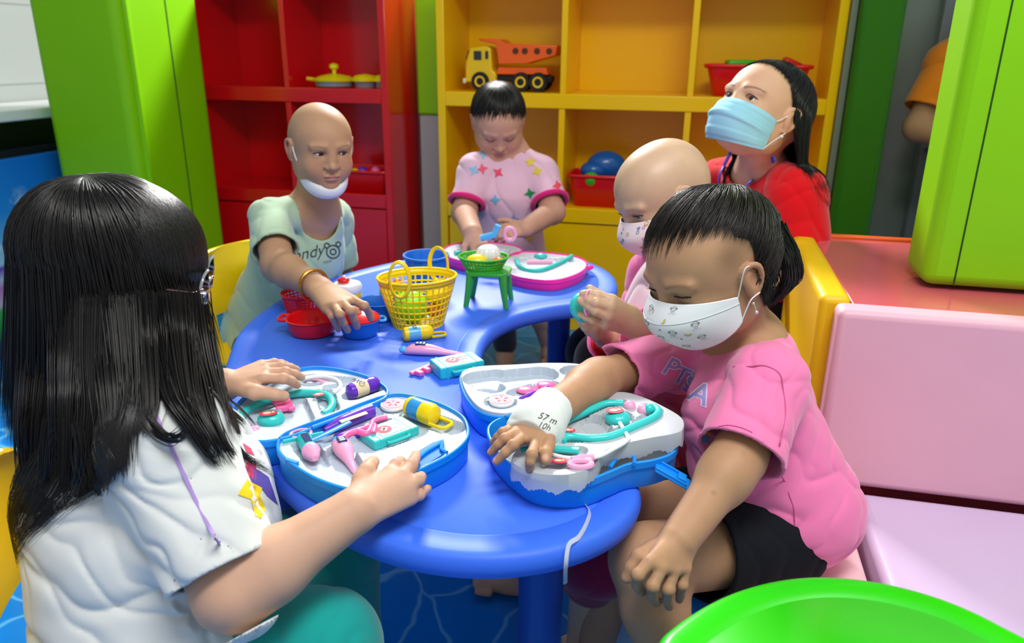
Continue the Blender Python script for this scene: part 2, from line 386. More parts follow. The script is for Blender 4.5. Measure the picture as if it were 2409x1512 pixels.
# column between the shelves
t = rthing('wall_column', 'narrow column, green above and grey below, between red and yellow shelves', 'column', -1.0, 3.25)
rbox('green_pad', -1.13, -.945, 3.12, 3.30, .79, 1.35, mat('lime_vinyl', '#8fe000', .42), t, .01)
rbox('grey_base', -1.125, -.95, 3.13, 3.30, 0, .788, mat('light_grey_panel', '#b6bec2', .5), t, .004)
# grey door and wall behind right
tag_struct(rbox('wall_right_partition', .60, 3.2, 3.26, 3.31, 0, 2.6, GREY, bevel=.002))
t = rbox('door_1', .82, 1.6, 3.20, 3.25, .05, 2.3, mat('grey_door', '#8e979e', .45), bevel=.004); tag_struct(t)
rbox('door_panel', .86, 1.55, 3.19, 3.20, .78, 2.2, mat('pale_grey_door', '#aebbc4', .4), t, .004)
rbox('door_rail', .84, 1.58, 3.185, 3.20, .70, .715, mat('dark_grey_trim', '#6a727a', .5), t, .002)
# ------------------------------------------------------------------ shelves
def shelf(name, label, m, s0, s1, divs, D, depth, zb, ztop, mid, midt, pt=.03):
    t = rthing(name, label, 'shelf unit', (s0 + s1) / 2, D + depth / 2)
    rbox('back_panel', s0 + .005, s1 - .005, D + depth - .012, D + depth, 0.02, ztop, m, t, 0)
    for a in (s0, s1 - pt): rbox('side_panel', a, a + pt, D, D + depth, 0, ztop, m, t, .003)
    for x in divs:
        rbox('divider', x - .011, x + .011, D + .004, D + depth - .012, mid, ztop, m, t, .002)
        rbox('divider', x - .013, x + .009, D + .004, D + depth - .012, zb, mid - midt, m, t, .002)
    rbox('shelf_board', s0 + pt, s1 - pt, D, D + depth - .012, mid - midt, mid, m, t, .003)
    rbox('shelf_board', s0 + pt, s1 - pt, D, D + depth - .012, zb - .055, zb, m, t, .003)
    rbox('top_board', s0, s1, D, D + depth, ztop, ztop + .03, m, t, .003)
    rbox('drawer_front', s0 + pt + .004, s1 - pt - .004, D + .008, D + .028, .06, zb - .06, m, t, .004)
    rbox('plinth', s0 + pt, s1 - pt, D + .02, D + .04, 0, .06, m, t, .002)
    return t
shelf('shelf_unit', 'tall yellow open shelf unit behind the table', YEL, -.945, .447, (-.475, -.03), 2.83, .34, .49, 1.29, .90, .052)
shelf('shelf_unit', 'tall red open shelf unit behind the boy in green', RED, -2.0, -1.16, (-1.585,), 2.88, .33, .492, 1.29, .90, .055, .03)
tag_struct(rbox('trim_1', -2.05, -2.002, 2.84, 3.2, 0, 1.35, mat('blue_grey_trim', '#7a869c', .5), bevel=.003))
tag_struct(rbox('trim_2', .449, .468, 2.8, 3.2, 0, 1.35, mat('grey_green_trim', '#7f877c', .5), bevel=.003))
# ------------------------------------------------------------------ soft seating on the right
def pad(name, label, m, s0, s1, d0, d1, z0, z1, bev=.012, cat='seat pad'):
    o = rbox(name, s0, s1, d0, d1, z0, z1, m, None, bev, 4); return tag(o, label, cat)
PINK = mat('pink_vinyl', '#e6b2c4', .42, .45, bump=.12, bscale=350, bdist=.0006, var=.03, vscale=5)
PINK2 = mat('pale_pink_vinyl', '#f2c6cd', .42, .45, bump=.12, bscale=350, bdist=.0006, var=.02, vscale=5)
LIL = mat('lilac_vinyl', '#cdb8da', .42, .45, bump=.12, bscale=350, bdist=.0006, var=.03, vscale=5)
YV = mat('yellow_vinyl', '#e8c010', .4, .45, bump=.12, bscale=350, bdist=.0006, var=.03, vscale=5)
pad('seat_back_pad', 'large pink padded backrest above the lilac seat', PINK, .262, 1.6, 1.33, 1.385, .303, .638, .014, 'backrest')
pad('side_back_pad', 'yellow padded backrest along the side bench, behind the children', YV, .238, .292, 1.386, 1.87, .30, .645, .014, 'backrest')
pad('seat_pad', 'lilac padded seat in front of the pink backrest', LIL, .335, 1.6, .68, 1.328, .17, .30, .018)
pad('seat_pad', 'pale pink padded seat the girl in pink sits on', PINK2, .11, .312, .75, 1.328, .235, .30, .014)
pad('seat_pad', 'pale pink padded bench under the woman in red', PINK2, -.02, .2, 1.34, 1.92, .235, .30, .014)
t = pad('bench_base', 'dark red bench base under the pink seat', mat('dark_red_vinyl', '#8c0c14', .45), .13, .33, .75, 1.92, 0, .234, .006, 'bench base')
pad('bench_base', 'purple grey bench base under the lilac seat', mat('mauve_vinyl', '#8c7894', .45), .34, 1.6, .7, 1.92, 0, .169, .006, 'bench base')
t = rthing('platform', 'glossy coral red platform top behind the pink backrest', 'platform', .9, 1.65)
rbox('platform_top', .293, 1.7, 1.386, 1.91, .58, .634, mat('coral_gloss', '#d8606a', .16, .5, coat=.6), t, .003)
rbox('orange_edge', .293, 1.7, 1.911, 1.93, .56, .641, mat('orange_edge', '#f06020', .3), t, .003)
rbox('base_block', .36, 1.65, 1.40, 1.88, .17, .58, mat('coral_base', '#b04850', .5), t, .003)
# ------------------------------------------------------------------ the blue crescent table
BLUE = mat('blue_plastic', '#3a70f0', .5, .4, bump=.05, bscale=900, bdist=.0003)
TZ = .5
out = [onz(x, y, TZ) for x, y in [(533, 850), (560, 780), (615, 730), (700, 680), (800, 645), (900, 620), (1000, 600), (1100, 588), (1210, 585), (1310, 596), (1390, 616), (1437, 640), (1452, 668), (1437, 697), (1380, 712), (1300, 722), (1220, 740), (1165, 768), (1135, 805), (1130, 850)]]
fix = [(-.03, 1.22, 0), (.04, 1.14, 0), (.115, 1.06, 0), (.165, .96, 0), (.172, .885, 0), (.142, .82, 0), (.085, .772, 0), (.01, .745, 0), (-.075, .745, 0), (-.165, .777, 0), (-.25, .84, 0), (-.325, .925, 0), (-.40, 1.02, 0), (-.465, 1.13, 0), (-.512, 1.24, 0)]
ctrl = [(p.x, p.y, 0) for p in out] + fix
cl = [(p.x, p.y) for p in spline(ctrl, 8, True)]
ar = sum(cl[i - 1][0] * cl[i][1] - cl[i][0] * cl[i - 1][1] for i in range(len(cl)))
if ar < 0: cl = cl[::-1]
def smooth_loop(P, k=5):
    for _ in range(k): P = [((P[i - 1][0] + 2 * P[i][0] + P[(i + 1) % len(P)][0]) / 4, (P[i - 1][1] + 2 * P[i][1] + P[(i + 1) % len(P)][1]) / 4) for i in range(len(P))]
    return P
cl = smooth_loop(cl); TABLE_OUT = cl
def plate(poly, prof):              # prof: (inset, z) rings from bottom inside to top inside
    rings = []
    for d, z in prof: rings.append([(x, y, z) for x, y in (offset_poly(poly, d) if d else poly)])
    return rings
t = thing('play_table', 'large blue plastic crescent table holding the toys', 'table', (-.2, 1.4, 0))
mb = MB(); mb.loft(plate(cl, [(.03, TZ - .03), (.008, TZ - .036), (.0, TZ - .03), (-.003, TZ - .018), (.0, TZ - .006), (.005, TZ - .001), (.012, TZ), (.042, TZ), (.0435, TZ - .0012), (.0455, TZ - .0012), (.047, TZ)]))
mb.build('tabletop', BLUE, t, world=True, angle=50)
for (x, y) in [(.042, .855), (-.42, 1.25), (.125, 1.93), (-.38, 1.85), (-.28, 1.02)]:
    l = MB(); l.tube([(x, y, 0), (x, y, .03), (x, y, TZ - .03)], [.03, .028, .031], 24)
    l.build('leg', mat('dark_blue_plastic', '#1c46a8', .35, .5), t, world=True, bevel=.002)
# ------------------------------------------------------------------ green table at lower right
gc = Vector((.352, .43)); 
def gt_poly():
    pts = [onz(x, y, TZ) for x, y in [(1545, 1512), (1575, 1475), (1620, 1440), (1700, 1395), (1800, 1362), (1920, 1348), (2060, 1360), (2200, 1395), (2310, 1440), (2409, 1492)]]
    P = [(p.x, p.y, 0) for p in pts] + [(.62, .5, 0), (.66, .36, 0), (.62, .22, 0), (.45, .12, 0), (.28, .13, 0), (.15, .24, 0), (.095, .38, 0), (.1, .5, 0)]
    q = [(p.x, p.y) for p in spline(P, 8, True)]
    a = sum(q[i - 1][0] * q[i][1] - q[i][0] * q[i - 1][1] for i in range(len(q)))
    return q[::-1] if a < 0 else q
gp = smooth_loop(gt_poly(), 12)
t = thing('play_table', 'bright green plastic table in the lower right corner', 'table', (.38, .42, 0))
GT = mat('green_plastic', '#22c800', .3, .5, coat=.1)
MB().loft(plate(gp, [(.03, TZ - .028), (.006, TZ - .034), (0, TZ - .026), (-.002, TZ - .016), (.0, TZ - .006), (.005, TZ - .001), (.01, TZ), (.036, TZ), (.0375, TZ - .0012), (.0385, TZ - .0012), (.040, TZ)])).build('tabletop', GT, t, world=True, angle=50)
for (x, y) in [(.2, .3), (.48, .25), (.40, .50), (.24, .54)]:
    MB().tube([(x, y, 0), (x, y, TZ - .03)], .022, 20).build('leg', GT, t, world=True)
# ------------------------------------------------------------------ yellow plastic chairs
YP = mat('yellow_plastic', '#f6cc00', .3, .5, coat=.15)
def chair(label, loc, rz, s=1.0):
    t = thing('plastic_chair', label, 'chair', loc, (0, 0, rz)); t.scale = (s, s, s)
    # shell: seat sweeping up into the backrest, seen as a lofted sheet
    prof = [(.15, .285), (.145, .295), (.10, .292), (0, .285), (-.10, .288), (-.13, .31), (-.15, .37), (-.165, .45), (-.18, .53), (-.185, .555)]
    wid = [.13, .145, .155, .16, .16, .158, .155, .15, .13, .09]
    P = spline([(y, z, 0) for y, z in prof], 4); Wd = spline([(x, 0, 0) for x in wid], 4)
    m = MB(); rings = []
    for p, wv in zip(P, Wd):
        row = []
        for k in range(17):
            u_ = -1 + k / 8; back = max(0, (p.y - .30) / .25); row.append((u_ * wv.x, p.x + .03 * u_ * u_ * min(back * 2, 1), p.y + .012 * u_ * u_ * (1 - min(1, back * 3))))
        rings.append(row)
    vs = [v for r in rings for v in r]; fs = []
    for i in range(len(rings) - 1):
        for k in range(16):
            if 20 <= i <= 24 and 3 <= k <= 12: continue     # hand slot between seat and back
            fs.append((i * 17 + k, i * 17 + k + 1, (i + 1) * 17 + k + 1, (i + 1) * 17 + k))
    m.add(vs, fs); m.build('seat_shell', YP, t, solid=.008, bevel=.002)
    for sx in (-1, 1):
        for sy in (-1, 1):
            l = MB(); l.tube([(sx * .135, .115 * sy + (-.01 if sy < 0 else 0), .285), (sx * .15, .13 * sy - (.01 if sy < 0 else 0), .15), (sx * .165, .145 * sy - (.02 if sy < 0 else 0), 0)], [.02, .018, .014], 12)
            l.build('leg', YP, t)
    return t
chair('yellow plastic chair behind the boy in green', (-.60, 1.90, 0), math.radians(-122), 1.0)
chair('yellow plastic chair under the long-haired girl in white', (-.485, .83, 0), math.radians(-76), 1.0)
# ------------------------------------------------------------------ people: shared builders
def skin_mat(name, col, rough=.55, spec=.32, coat=0.0):
    if name in MATS: return MATS[name]
    m = bpy.data.materials.new(name); m.use_nodes = True; nt = m.node_tree; nd = nt.nodes; lk = nt.links; b = nd['Principled BSDF']
    a = nd.new('ShaderNodeAttribute'); a.attribute_name = 'tint'
    tc = nd.new('ShaderNodeTexCoord'); n = nd.new('ShaderNodeTexNoise'); n.inputs['Scale'].default_value = 28; n.inputs['Detail'].default_value = 5; lk.new(tc.outputs['Object'], n.inputs[0])
    r = nd.new('ShaderNodeMapRange'); r.inputs[1].default_value = .3; r.inputs[2].default_value = .7; r.inputs[3].default_value = .94; r.inputs[4].default_value = 1.05; lk.new(n.outputs[0], r.inputs[0])
    h = nd.new('ShaderNodeHueSaturation'); lk.new(a.outputs['Color'], h.inputs['Color']); lk.new(r.outputs[0], h.inputs['Value']); lk.new(h.outputs[0], b.inputs['Base Color'])
    b.inputs['Roughness'].default_value = rough; b.inputs['Specular IOR Level'].default_value = spec; b.inputs['Coat Weight'].default_value = coat; b.inputs['Coat Roughness'].default_value = .3
    b.inputs['Subsurface Weight'].default_value = .12; b.inputs['Subsurface Radius'].default_value = (1, .35, .2); b.inputs['Subsurface Scale'].default_value = .006
    n2 = nd.new('ShaderNodeTexNoise'); n2.inputs['Scale'].default_value = 450; lk.new(tc.outputs['Object'], n2.inputs[0])
    bu = nd.new('ShaderNodeBump'); bu.inputs['Strength'].default_value = .25; bu.inputs['Distance'].default_value = .0004; lk.new(n2.outputs[0], bu.inputs['Height']); lk.new(bu.outputs[0], b.inputs['Normal'])
    m['base'] = list(srgb(col)); MATS[name] = m; return m
def tint(o, base, spots):           # intrinsic skin colours: lips, brows, nails, stubble
    me = o.data; n = len(me.vertices); co = np.empty(n * 3, np.float32); me.vertices.foreach_get('co', co); co = co.reshape(-1, 3)
    Mw = np.array(emat(o), np.float32); co = co @ Mw[:3, :3].T + Mw[:3, 3]
    col = np.tile(np.array(base, np.float32), (n, 1))
    for c, r, cc, st, soft, R in spots:
        q = (co - np.array(c, np.float32))
        if R is not None: q = q @ np.array(R, np.float32)
        d = np.sqrt(((q / np.array(r, np.float32)) ** 2).sum(1)); wgt = np.clip((1 - d) / soft, 0, 1); wgt = (wgt * wgt * (3 - 2 * wgt) * st)[:, None]
        col[:, :3] = col[:, :3] * (1 - wgt) + np.array(srgb(cc)[:3], np.float32) * wgt
    at = me.color_attributes.new('tint', 'FLOAT_COLOR', 'POINT'); at.data.foreach_set('color', col.ravel())
def head_frame(center, fwd, up, s=1.0):
    f = Vector(fwd).normalized(); u = Vector(up); u = (u - f * u.dot(f)).normalized(); x = f.cross(u)
    M = Matrix((x, f, u)).transposed().to_4x4(); M.translation = Vector(center)
    return M @ Matrix.Scale(s, 4), Matrix((x, f, u)).transposed(), s
class Head:
    def __init__(h, center, fwd, up=(0, 0, 1), s=1.0, open=.8, thin=1.0, ear=1.0, cran=False):
        h.M, h.R, h.s = head_frame(center, fwd, up, s)
        if cran: h.M.translation = Vector(center) - h.R @ Vector((0, -.02, .03)) * s
        h.open = open; h.spots = []; h.ear = ear; h.thin = thin
    def p(h, *c): return h.M @ Vector(c)
    def sculpt(h, S, face=True, lips=True):
        s, R, p = h.s, h.R, h.p; th = h.thin
        def e(c, r, k, op='u', rot=None): S.ell(p(*c), [q * s for q in r], (R @ rot) if rot else R, k * s, op)
        def c_(a, b, ra, rb, k, op='u'): S.cap(p(*a), p(*b), ra * s, rb * s, k * s, op)
        e((0, -.020, .030), (.074, .090, .075), .02)
        e((0, -.05, -.005), (.060, .055, .055), .04)
        e((0, .022, .022), (.062, .062, .060), .04)
        e((0, .018, -.028), (.058 * th, .066, .070), .03)
        e((0, .035, -.066), (.040 * th, .042, .034), .03)
        e((0, .066, -.088), (.018, .014, .013), .02)
        for q in (-1, 1):
            e((q * .034 * th, .052, -.038), (.026, .026, .027), .022)
            e((q * .050 * th, .0, -.055), (.018, .035, .030), .03)
            if face:
                e((q * .030, .090, -.001), (.017, .0115, .0085), .010, 's')
                e((q * .030, .0685, -.002), (.0155, .0135, .0125), .004)
                c_((q * .046, .074, .016), (q * .016, .084, .0175), .0045, .005, .014)
        if face:
            c_((0, .080, .004), (0, .089, -.026), .0065, .0085, .012)
            e((0, .0935, -.032), (.0105, .0095, .0085), .006)
            for q in (-1, 1):
                e((q * .0115, .0865, -.0345), (.0068, .0075, .0062), .004)
                e((q * .0055, .0925, -.0415), (.0032, .0035, .0022), .001, 's')
                c_((q * .018, .083, -.038), (q * .027, .074, -.054), .0009, .0007, .007, 's')
                if h.open > 0: e((q * .0305, .0815, -.0015), (.0128, .012, .0052 * h.open), .0012, 's')
                else: c_((q * .019, .0835, -.0062), (q * .0305, .0845, -.0085), .0011, .0011, .003, 's'); c_((q * .0305, .0845, -.0085), (q * .043, .077, -.006), .0011, .0009, .003, 's')
            c_((0, .089, -.045), (0, .086, -.051), .0022, .0022, .004, 's')
            if lips:
                e((0, .0815, -.057), (.0215, .0095, .0045), .004)
                e((0, .0815, -.0655), (.0175, .0095, .0055), .004)
                c_((-.021, .080, -.0612), (0, .0915, -.0600), .0010, .0013, .002, 's'); c_((0, .0915, -.0600), (.021, .080, -.0612), .0013, .0010, .002, 's')
                h.spots += [(p(0, .086, -.0615), [.023 * s, .02 * s, .0095 * s], '#a8686a', .75, .35, R)]
        for q in (-1, 1):
            if not h.ear: continue
            a = Matrix.Rotation(q * math.radians(-18), 3, 'Z') @ Matrix.Rotation(math.radians(-8), 3, 'X')
            e((q * .0765, -.008, -.010), (.0085, .0165, .027), .006, 'u', a)
            rim = [(q * .074, .008, -.006), (q * .079, .006, .011), (q * .083, -.006, .018), (q * .086, -.018, .012), (q * .085, -.021, -.006), (q * .081, -.013, -.025), (q * .077, -.002, -.034)]
            rim = spline([Vector(v) for v in rim], 3)
            for i in range(len(rim) - 1): c_(rim[i], rim[i + 1], .0034, .0034, .0035)
            e((q * .0875, -.007, -.004), (.0055, .0085, .0125), .004, 's', a)
            h.spots += [(p(q * .083, -.01, -.01), [.02 * s, .03 * s, .04 * s], '#b8765a', .35, .6, R)]
        h.spots += [(p(q * .040, .072, -.030), [.03 * s] * 3, '#c47e68', .28, .9, None) for q in (-1, 1)]
    def eyes(h, parent, look=(0, 0), brow='#2a1c16', lashes=True, brow_w=1.0, brow_mat=None):
        s = h.s; wm = mat('eye_white', '#d8d4ce', .15, .5, coat=.6); im = mat('iris_dark', '#1a0f0a', .08, .5, coat=1.0)
        for q in (-1, 1):
            if h.open > 0:
                e = MB().sphere(h.p(q * .030, .0660, -.002), .0128 * s, 20, 14).build('eye', wm, parent, world=True)
                d = Vector((look[0], 1, look[1])).normalized(); f = h.R @ d; c = h.p(q * .030, .0660, -.002)
                Mi = Matrix.Translation(c + f * .0122 * s) @ f.to_track_quat('Z', 'Y').to_matrix().to_4x4()
                MB().sphere((0, 0, -.0016 * s), (.0058 * s, .0058 * s, .0028 * s), 16, 10, Mi).build('iris', im, e, world=True)
            z0 = .0042 * h.open if h.open > 0 else -.007
            L = [(q * .0185, .0825, z0 * .3 - .001), (q * .025, .0845, z0), (q * .0335, .0835, z0 * 1.05), (q * .0415, .078, z0 * .5), (q * .0455, .0735, z0 * .2 - .001)]
            if lashes: MB().tube(spline([h.p(*v) for v in L], 4), [.0003 * s] + [.0009 * s] * 15 + [.0004 * s], 6).build('lashes', mat('lash', '#120c0a', .7), parent, world=True)
    def brows(h, spots_col='#4a352a', st=.65, hgt=.0032):
        s = h.s
        for q in (-1, 1):
            for i in range(7):
                t = i / 6; h.spots.append((h.p(q * (.016 + .034 * t), .089 - .016 * t * t, .0155 + .004 * math.sin(t * 2.6)), [.0055 * s, .02 * s, (hgt + .0006 * (1 - t)) * s], spots_col, st, .8, h.R))
def hand_chain(S, wrist, knuckles_fingers, thumb, s, wr_r=None, k=.006, fr=1.0):
    wrist = Vector(wrist); r0 = wr_r or s * .155
    ks = [Vector(f[0]) for f in knuckles_fingers]
    ac = (ks[0] - ks[-1]).normalized()
    for i, kn in enumerate(ks):
        o = ac * s * (.085 - .057 * i)
        S.cap(wrist + o, kn, s * .095, s * .064, k * 1.7)
    for i in range(3): S.cap(wrist.lerp(ks[i].lerp(ks[i + 1], .5), .35), ks[i].lerp(ks[i + 1], .5), s * .08, s * .05, k * 1.6)
    rel = [.98, 1.0, .96, .86]
    for f, q in zip(knuckles_fingers, rel):
        R0 = s * .060 * q * fr
        pts = [Vector(v) for v in f]; rs = [R0 * 1.05, R0 * .98, R0 * .90, R0 * .80][:len(pts)]
        for i in range(len(pts) - 1): S.cap(pts[i], pts[i + 1], rs[i], rs[i + 1], k * .6 if i == 0 else .0022)
        S.ell(pts[1], [R0 * 1.06] * 3, None, .003)
    T = [Vector(v) for v in thumb]; R0 = s * .075 * fr
    S.cap(wrist.lerp(T[0], .25), T[0], s * .092, s * .085, k * 2)
    for i in range(len(T) - 1): S.cap(T[i], T[i + 1], [s * .085, R0, R0 * .88][i], [R0, R0 * .9, R0 * .78][i], k if i == 0 else .003)
def hand_auto(S, wrist, fdir, back, s, curl=(.3, .3, .3, .3), side=1, splay=.10, thumb_out=.7, thumb_curl=.2):
    y = Vector(fdir).normalized(); z = Vector(back); z = (z - y * z.dot(y)).normalized(); x = y.cross(z) * side   # x: thumb side
    wrist = Vector(wrist); F_ = []; tips = []
    for i in range(4):
        u = .165 - .11 * i; b = wrist + x * (u * s) + y * ((.50 - .02 * abs(i - 1) - (.03 if i == 3 else 0)) * s)
        L = [.92, 1, .94, .74][i]; a = curl[i]; d = (y + x * splay * (1.5 - i) * .5).normalized(); pts = [b]; ang = a * .8
        for seg in (.235, .155, .115):
            dd = d * math.cos(ang) - z * math.sin(ang); pts.append(pts[-1] + dd * seg * s * L); ang += a
        F_.append(pts); tips.append((pts[-1], z))
    t0 = wrist + x * .20 * s + y * .20 * s - z * .03 * s; d = (x * thumb_out + y * .75 - z * .15).normalized(); t1 = t0 + d * .17 * s
    d2 = (d + y * .3 - x * thumb_curl - z * thumb_curl * .5).normalized(); t2 = t1 + d2 * .15 * s; d3 = (d2 - x * thumb_curl - z * thumb_curl * .4).normalized(); t3 = t2 + d3 * .11 * s
    hand_chain(S, wrist, F_, [t0, t1, t2, t3], s)
    return F_, [t0, t1, t2, t3]
def nails(spots, fingers, up, s, col='#d89a8c'):
    u = Vector(up).normalized()
    for f in fingers:
        a, b = Vector(f[-2]), Vector(f[-1]); d = (b - a).normalized(); n = (u - d * u.dot(d)).normalized(); x = d.cross(n)
        R = Matrix((x, d, n)).transposed(); spots.append((b + n * s * .045 + d * .004 * s, [s * .038, s * .055, s * .03], col, .8, .3, R))
def push_out(paths, sdf, gap):       # keep hair outside the cloth and skin it rests on
    lens = [len(q) for q in paths]; P = np.array([tuple(v) for q in paths for v in q], np.float32); e = .003
    for _ in range(4):
        d = sdf.raw(P); idx = np.where(d < gap)[0]
        if not len(idx): break
        Q = P[idx]; g = np.stack([sdf.raw(Q + np.eye(3, dtype=np.float32)[a] * e) - sdf.raw(Q - np.eye(3, dtype=np.float32)[a] * e) for a in range(3)], 1); g /= np.linalg.norm(g, axis=1)[:, None] + 1e-9
        P[idx] = Q + g * np.minimum(gap - d[idx] + .0005, .05)[:, None]
    out = []; i = 0
    for L in lens: out.append([Vector(v) for v in P[i:i + L].tolist()]); i += L
    return out
# ---- hair grown over an ellipsoid, then hanging
def hair(name, m, parent, h, c, r, th_end, n, drop=None, crown=(0, -.35, 1), w=.0011, seg=9, jit=.12, lift=.003, dseg=8, base=True, base_off=-.002, base_m=None, clump=0, drift=(0, 0, 0), sweep=0.0, sd=3, wav=0.0, hug=0, collide=None, phis=None, gap=.004):
    rng = random.Random(sd); cr = Vector(crown).normalized(); fr = Vector((0, 1, 0)); fr = (fr - cr * fr.dot(cr)).normalized(); rt = fr.cross(cr)
    r = Vector(r); c = Vector(c); down = h.R.transposed() @ Vector((0, 0, -1))
    def path(phi, off, the, L, jx, sg=seg, ds=dseg):
        pts = []
        for i in range(sg + 1):
            t = i / sg; th = .02 + the * t; ph = phi + sweep * t + jx * t * t
            d = cr * math.cos(th) + (fr * math.cos(ph) + rt * math.sin(ph)) * math.sin(th); d.normalize()
            q = 1 / math.sqrt((d.x / r.x) ** 2 + (d.y / r.y) ** 2 + (d.z / r.z) ** 2)
            pts.append(c + d * (q + off * min(1, .25 + t * 2)))
        if L > 0:
            tan = (pts[-1] - pts[-2]).normalized(); p = pts[-1]; out = Vector((pts[-1].x - c.x, pts[-1].y - c.y, 0)).normalized()
            for i in range(1, ds + 1):
                t = i / ds; dd = (tan * max(0, .5 - t) + down + out * (hug) * (1 - t) + Vector(drift(phi) if callable(drift) else drift) * (.3 + t) + out.cross(down) * wav * math.sin(phi * 9 + t * 7)).normalized(); p = p + dd * (L / ds); pts.append(p.copy())
        return [h.M @ v for v in pts]
    fth = th_end if callable(th_end) else (lambda f: th_end); fL = drop if callable(drop) else (lambda f: drop or 0)
    if base:
        K = 56; rings = []
        for k in range(K): f = -PI + 2 * PI * k / K; rings.append(path(f, base_off, fth(f) * (.94 if fL(f) == 0 else 1), fL(f) * .88, 0))
        mx = max(len(q) for q in rings)
        rings = [q + [q[-1]] * (mx - len(q)) for q in rings]
        if collide: rings = push_out(rings, collide, gap * .5)
        b = MB(); b.v = [tuple(v) for q in rings for v in q]; b.f = [(k * mx + i, ((k + 1) % K) * mx + i, ((k + 1) % K) * mx + i + 1, k * mx + i + 1) for k in range(K) for i in range(mx - 1)]
        base_o = b.build(name, base_m or m, parent, world=True, angle=180)
    else: base_o = parent
    mb = MB(); PS = []
    for k in range(n):
        f = rng.uniform(*(phis or (-PI, PI))); off = lift * rng.random() ** 1.3
        if clump: cc = round(f / clump) * clump; f2 = cc + (f - cc) * .35
        else: f2 = f
        the = fth(f) * (1 - jit * rng.random() ** 1.5); L = fL(f) * (1 - jit * .8 * rng.random())
        p = path(f, off, the, L, (f2 - f) * .8 + rng.uniform(-.05, .05)); p = p[1:] if rng.random() < .5 else p
        PS.append(p)
    if collide: PS = push_out(PS, collide, gap)
    for p in PS:
        ww = w * rng.uniform(.6, 1.4); nn = len(p); mb.tube(p, [ww * (1 if i < nn * .7 else max(.12, (nn - 1 - i) / (nn * .3))) for i in range(nn)], 4, caps=False, flat=.5)
    st = mb.build('hair_strands', m, base_o, world=True, angle=180); return base_o
HAIR = mat('black_hair', '#17120f', .36, .45, bump=.3, bscale=60, stretch=(1, 1, .15), bdist=.001)
def hair_mat(name, col, rough=.36):
    return mat(name, col, rough, .5)
# ---- mask surface in head space
class Mask:
    def __init__(k, h, prof, side, sw=.070, top=0, bot=1, bulge=1.0):
        k.h = h; k.prof = spline([Vector((0, a, b)) for a, b in prof], 6); k.side = side; k.sw = sw
    def at(k, u, v, off=0):             # u -1..1 across, v 0..1 top to bottom
        i = v * (len(k.prof) - 1); a = int(min(i, len(k.prof) - 2)); c = k.prof[a].lerp(k.prof[a + 1], i - a)
        au = min(abs(u), .9995); ang = au * PI / 2; (sx, sy, z0, z1) = k.side; sz = z0 + (z1 - z0) * v
        x = sx * math.sin(ang) ** .92; bl = math.cos(ang) ** 1.15
        return Vector((math.copysign(x, u), sy + (c.y + off - sy) * bl, sz + (c.z - sz) * (math.cos(ang) ** .9)))
    def nrm(k, u, v):
        e = .01; a = k.at(u + e, v) - k.at(u - e, v); b = k.at(u, min(v + e, 1)) - k.at(u, max(v - e, 0)); n = b.cross(a)
        if n.length < 1e-9: return Vector((0, 1, 0))
        n.normalize(); return n if n.y > 0 else -n
    def build(k, name, m, parent, nu=41, nv=25, pleat=None, solid=.0016):
        vs = []; 
        for j in range(nv):
            for i in range(nu):
                u = -1 + 2 * i / (nu - 1); v = j / (nv - 1); p = k.at(u, v)
                if pleat: p = p + k.nrm(u, v) * pleat(u, v)
                vs.append(k.h.M @ p)
        fs = [(j * nu + i, j * nu + i + 1, (j + 1) * nu + i + 1, (j + 1) * nu + i) for j in range(nv - 1) for i in range(nu - 1)]
        return MB().add(vs, fs).build(name, m, parent, world=True, solid=solid, angle=60)
    def decal(k, mb, u, v, polys, sc, rot=0, off=.0013, du=None):
        n = k.nrm(u, v); p0 = k.at(u, v); e = .02; tx = (k.at(u + e, v) - k.at(u - e, v)).normalized(); ty = n.cross(tx)
        if ty.z < 0: ty = -ty
        c, s_ = math.cos(rot), math.sin(rot)
        for vs, fs in polys:
            out = []
            for x, y in vs:
                X, Y = (x * c - y * s_) * sc, (x * s_ + y * c) * sc
                q = p0 + tx * X + ty * Y
                # settle back on the curved sheet: step in u, v
                gu = (k.at(min(u + e, 1), v) - k.at(max(u - e, -1), v)).length / (2 * e); gv = max((k.at(u, min(v + e, 1)) - k.at(u, max(v - e, 0))).length / (2 * e), 1e-4)
                uu = max(-.995, min(.995, u + X / gu)); vv = max(.002, min(.998, v - Y / gv)); out.append(k.h.M @ (k.at(uu, vv) + k.nrm(uu, vv) * off))
            mb.add(out, fs)
def ring2(r, wd, n=18, sx=1, sy=1, a0=0, a1=2 * PI, cx=0, cy=0):
    vs = []; fs = []
    full = abs(a1 - a0 - 2 * PI) < 1e-6
    for i in range(n + (0 if full else 1)):
        a = a0 + (a1 - a0) * i / n
        for q in (r - wd / 2, r + wd / 2): vs.append((cx + q * math.cos(a) * sx, cy + q * math.sin(a) * sy))
    m = len(vs) // 2
    for i in range(n): j = (i + 1) % m; fs.append((2 * i, 2 * i + 1, 2 * j + 1, 2 * j))
    return vs, fs
def disc2(r, n=16, sx=1, sy=1, cx=0, cy=0):
    return [(cx, cy)] + [(cx + r * math.cos(2 * PI * i / n) * sx, cy + r * math.sin(2 * PI * i / n) * sy) for i in range(n)], [(0, i + 1, (i + 1) % n + 1) for i in range(n)]
def poly2(pts): return pts, [tuple(range(len(pts)))]
def star2(n, r, ri, cx=0, cy=0, rot=PI / 2):
    v = [(cx, cy)] + [(cx + (r if i % 2 == 0 else ri) * math.cos(rot + PI * i / n), cy + (r if i % 2 == 0 else ri) * math.sin(rot + PI * i / n)) for i in range(2 * n)]
    return v, [(0, i + 1, (i + 1) % (2 * n) + 1) for i in range(2 * n)]
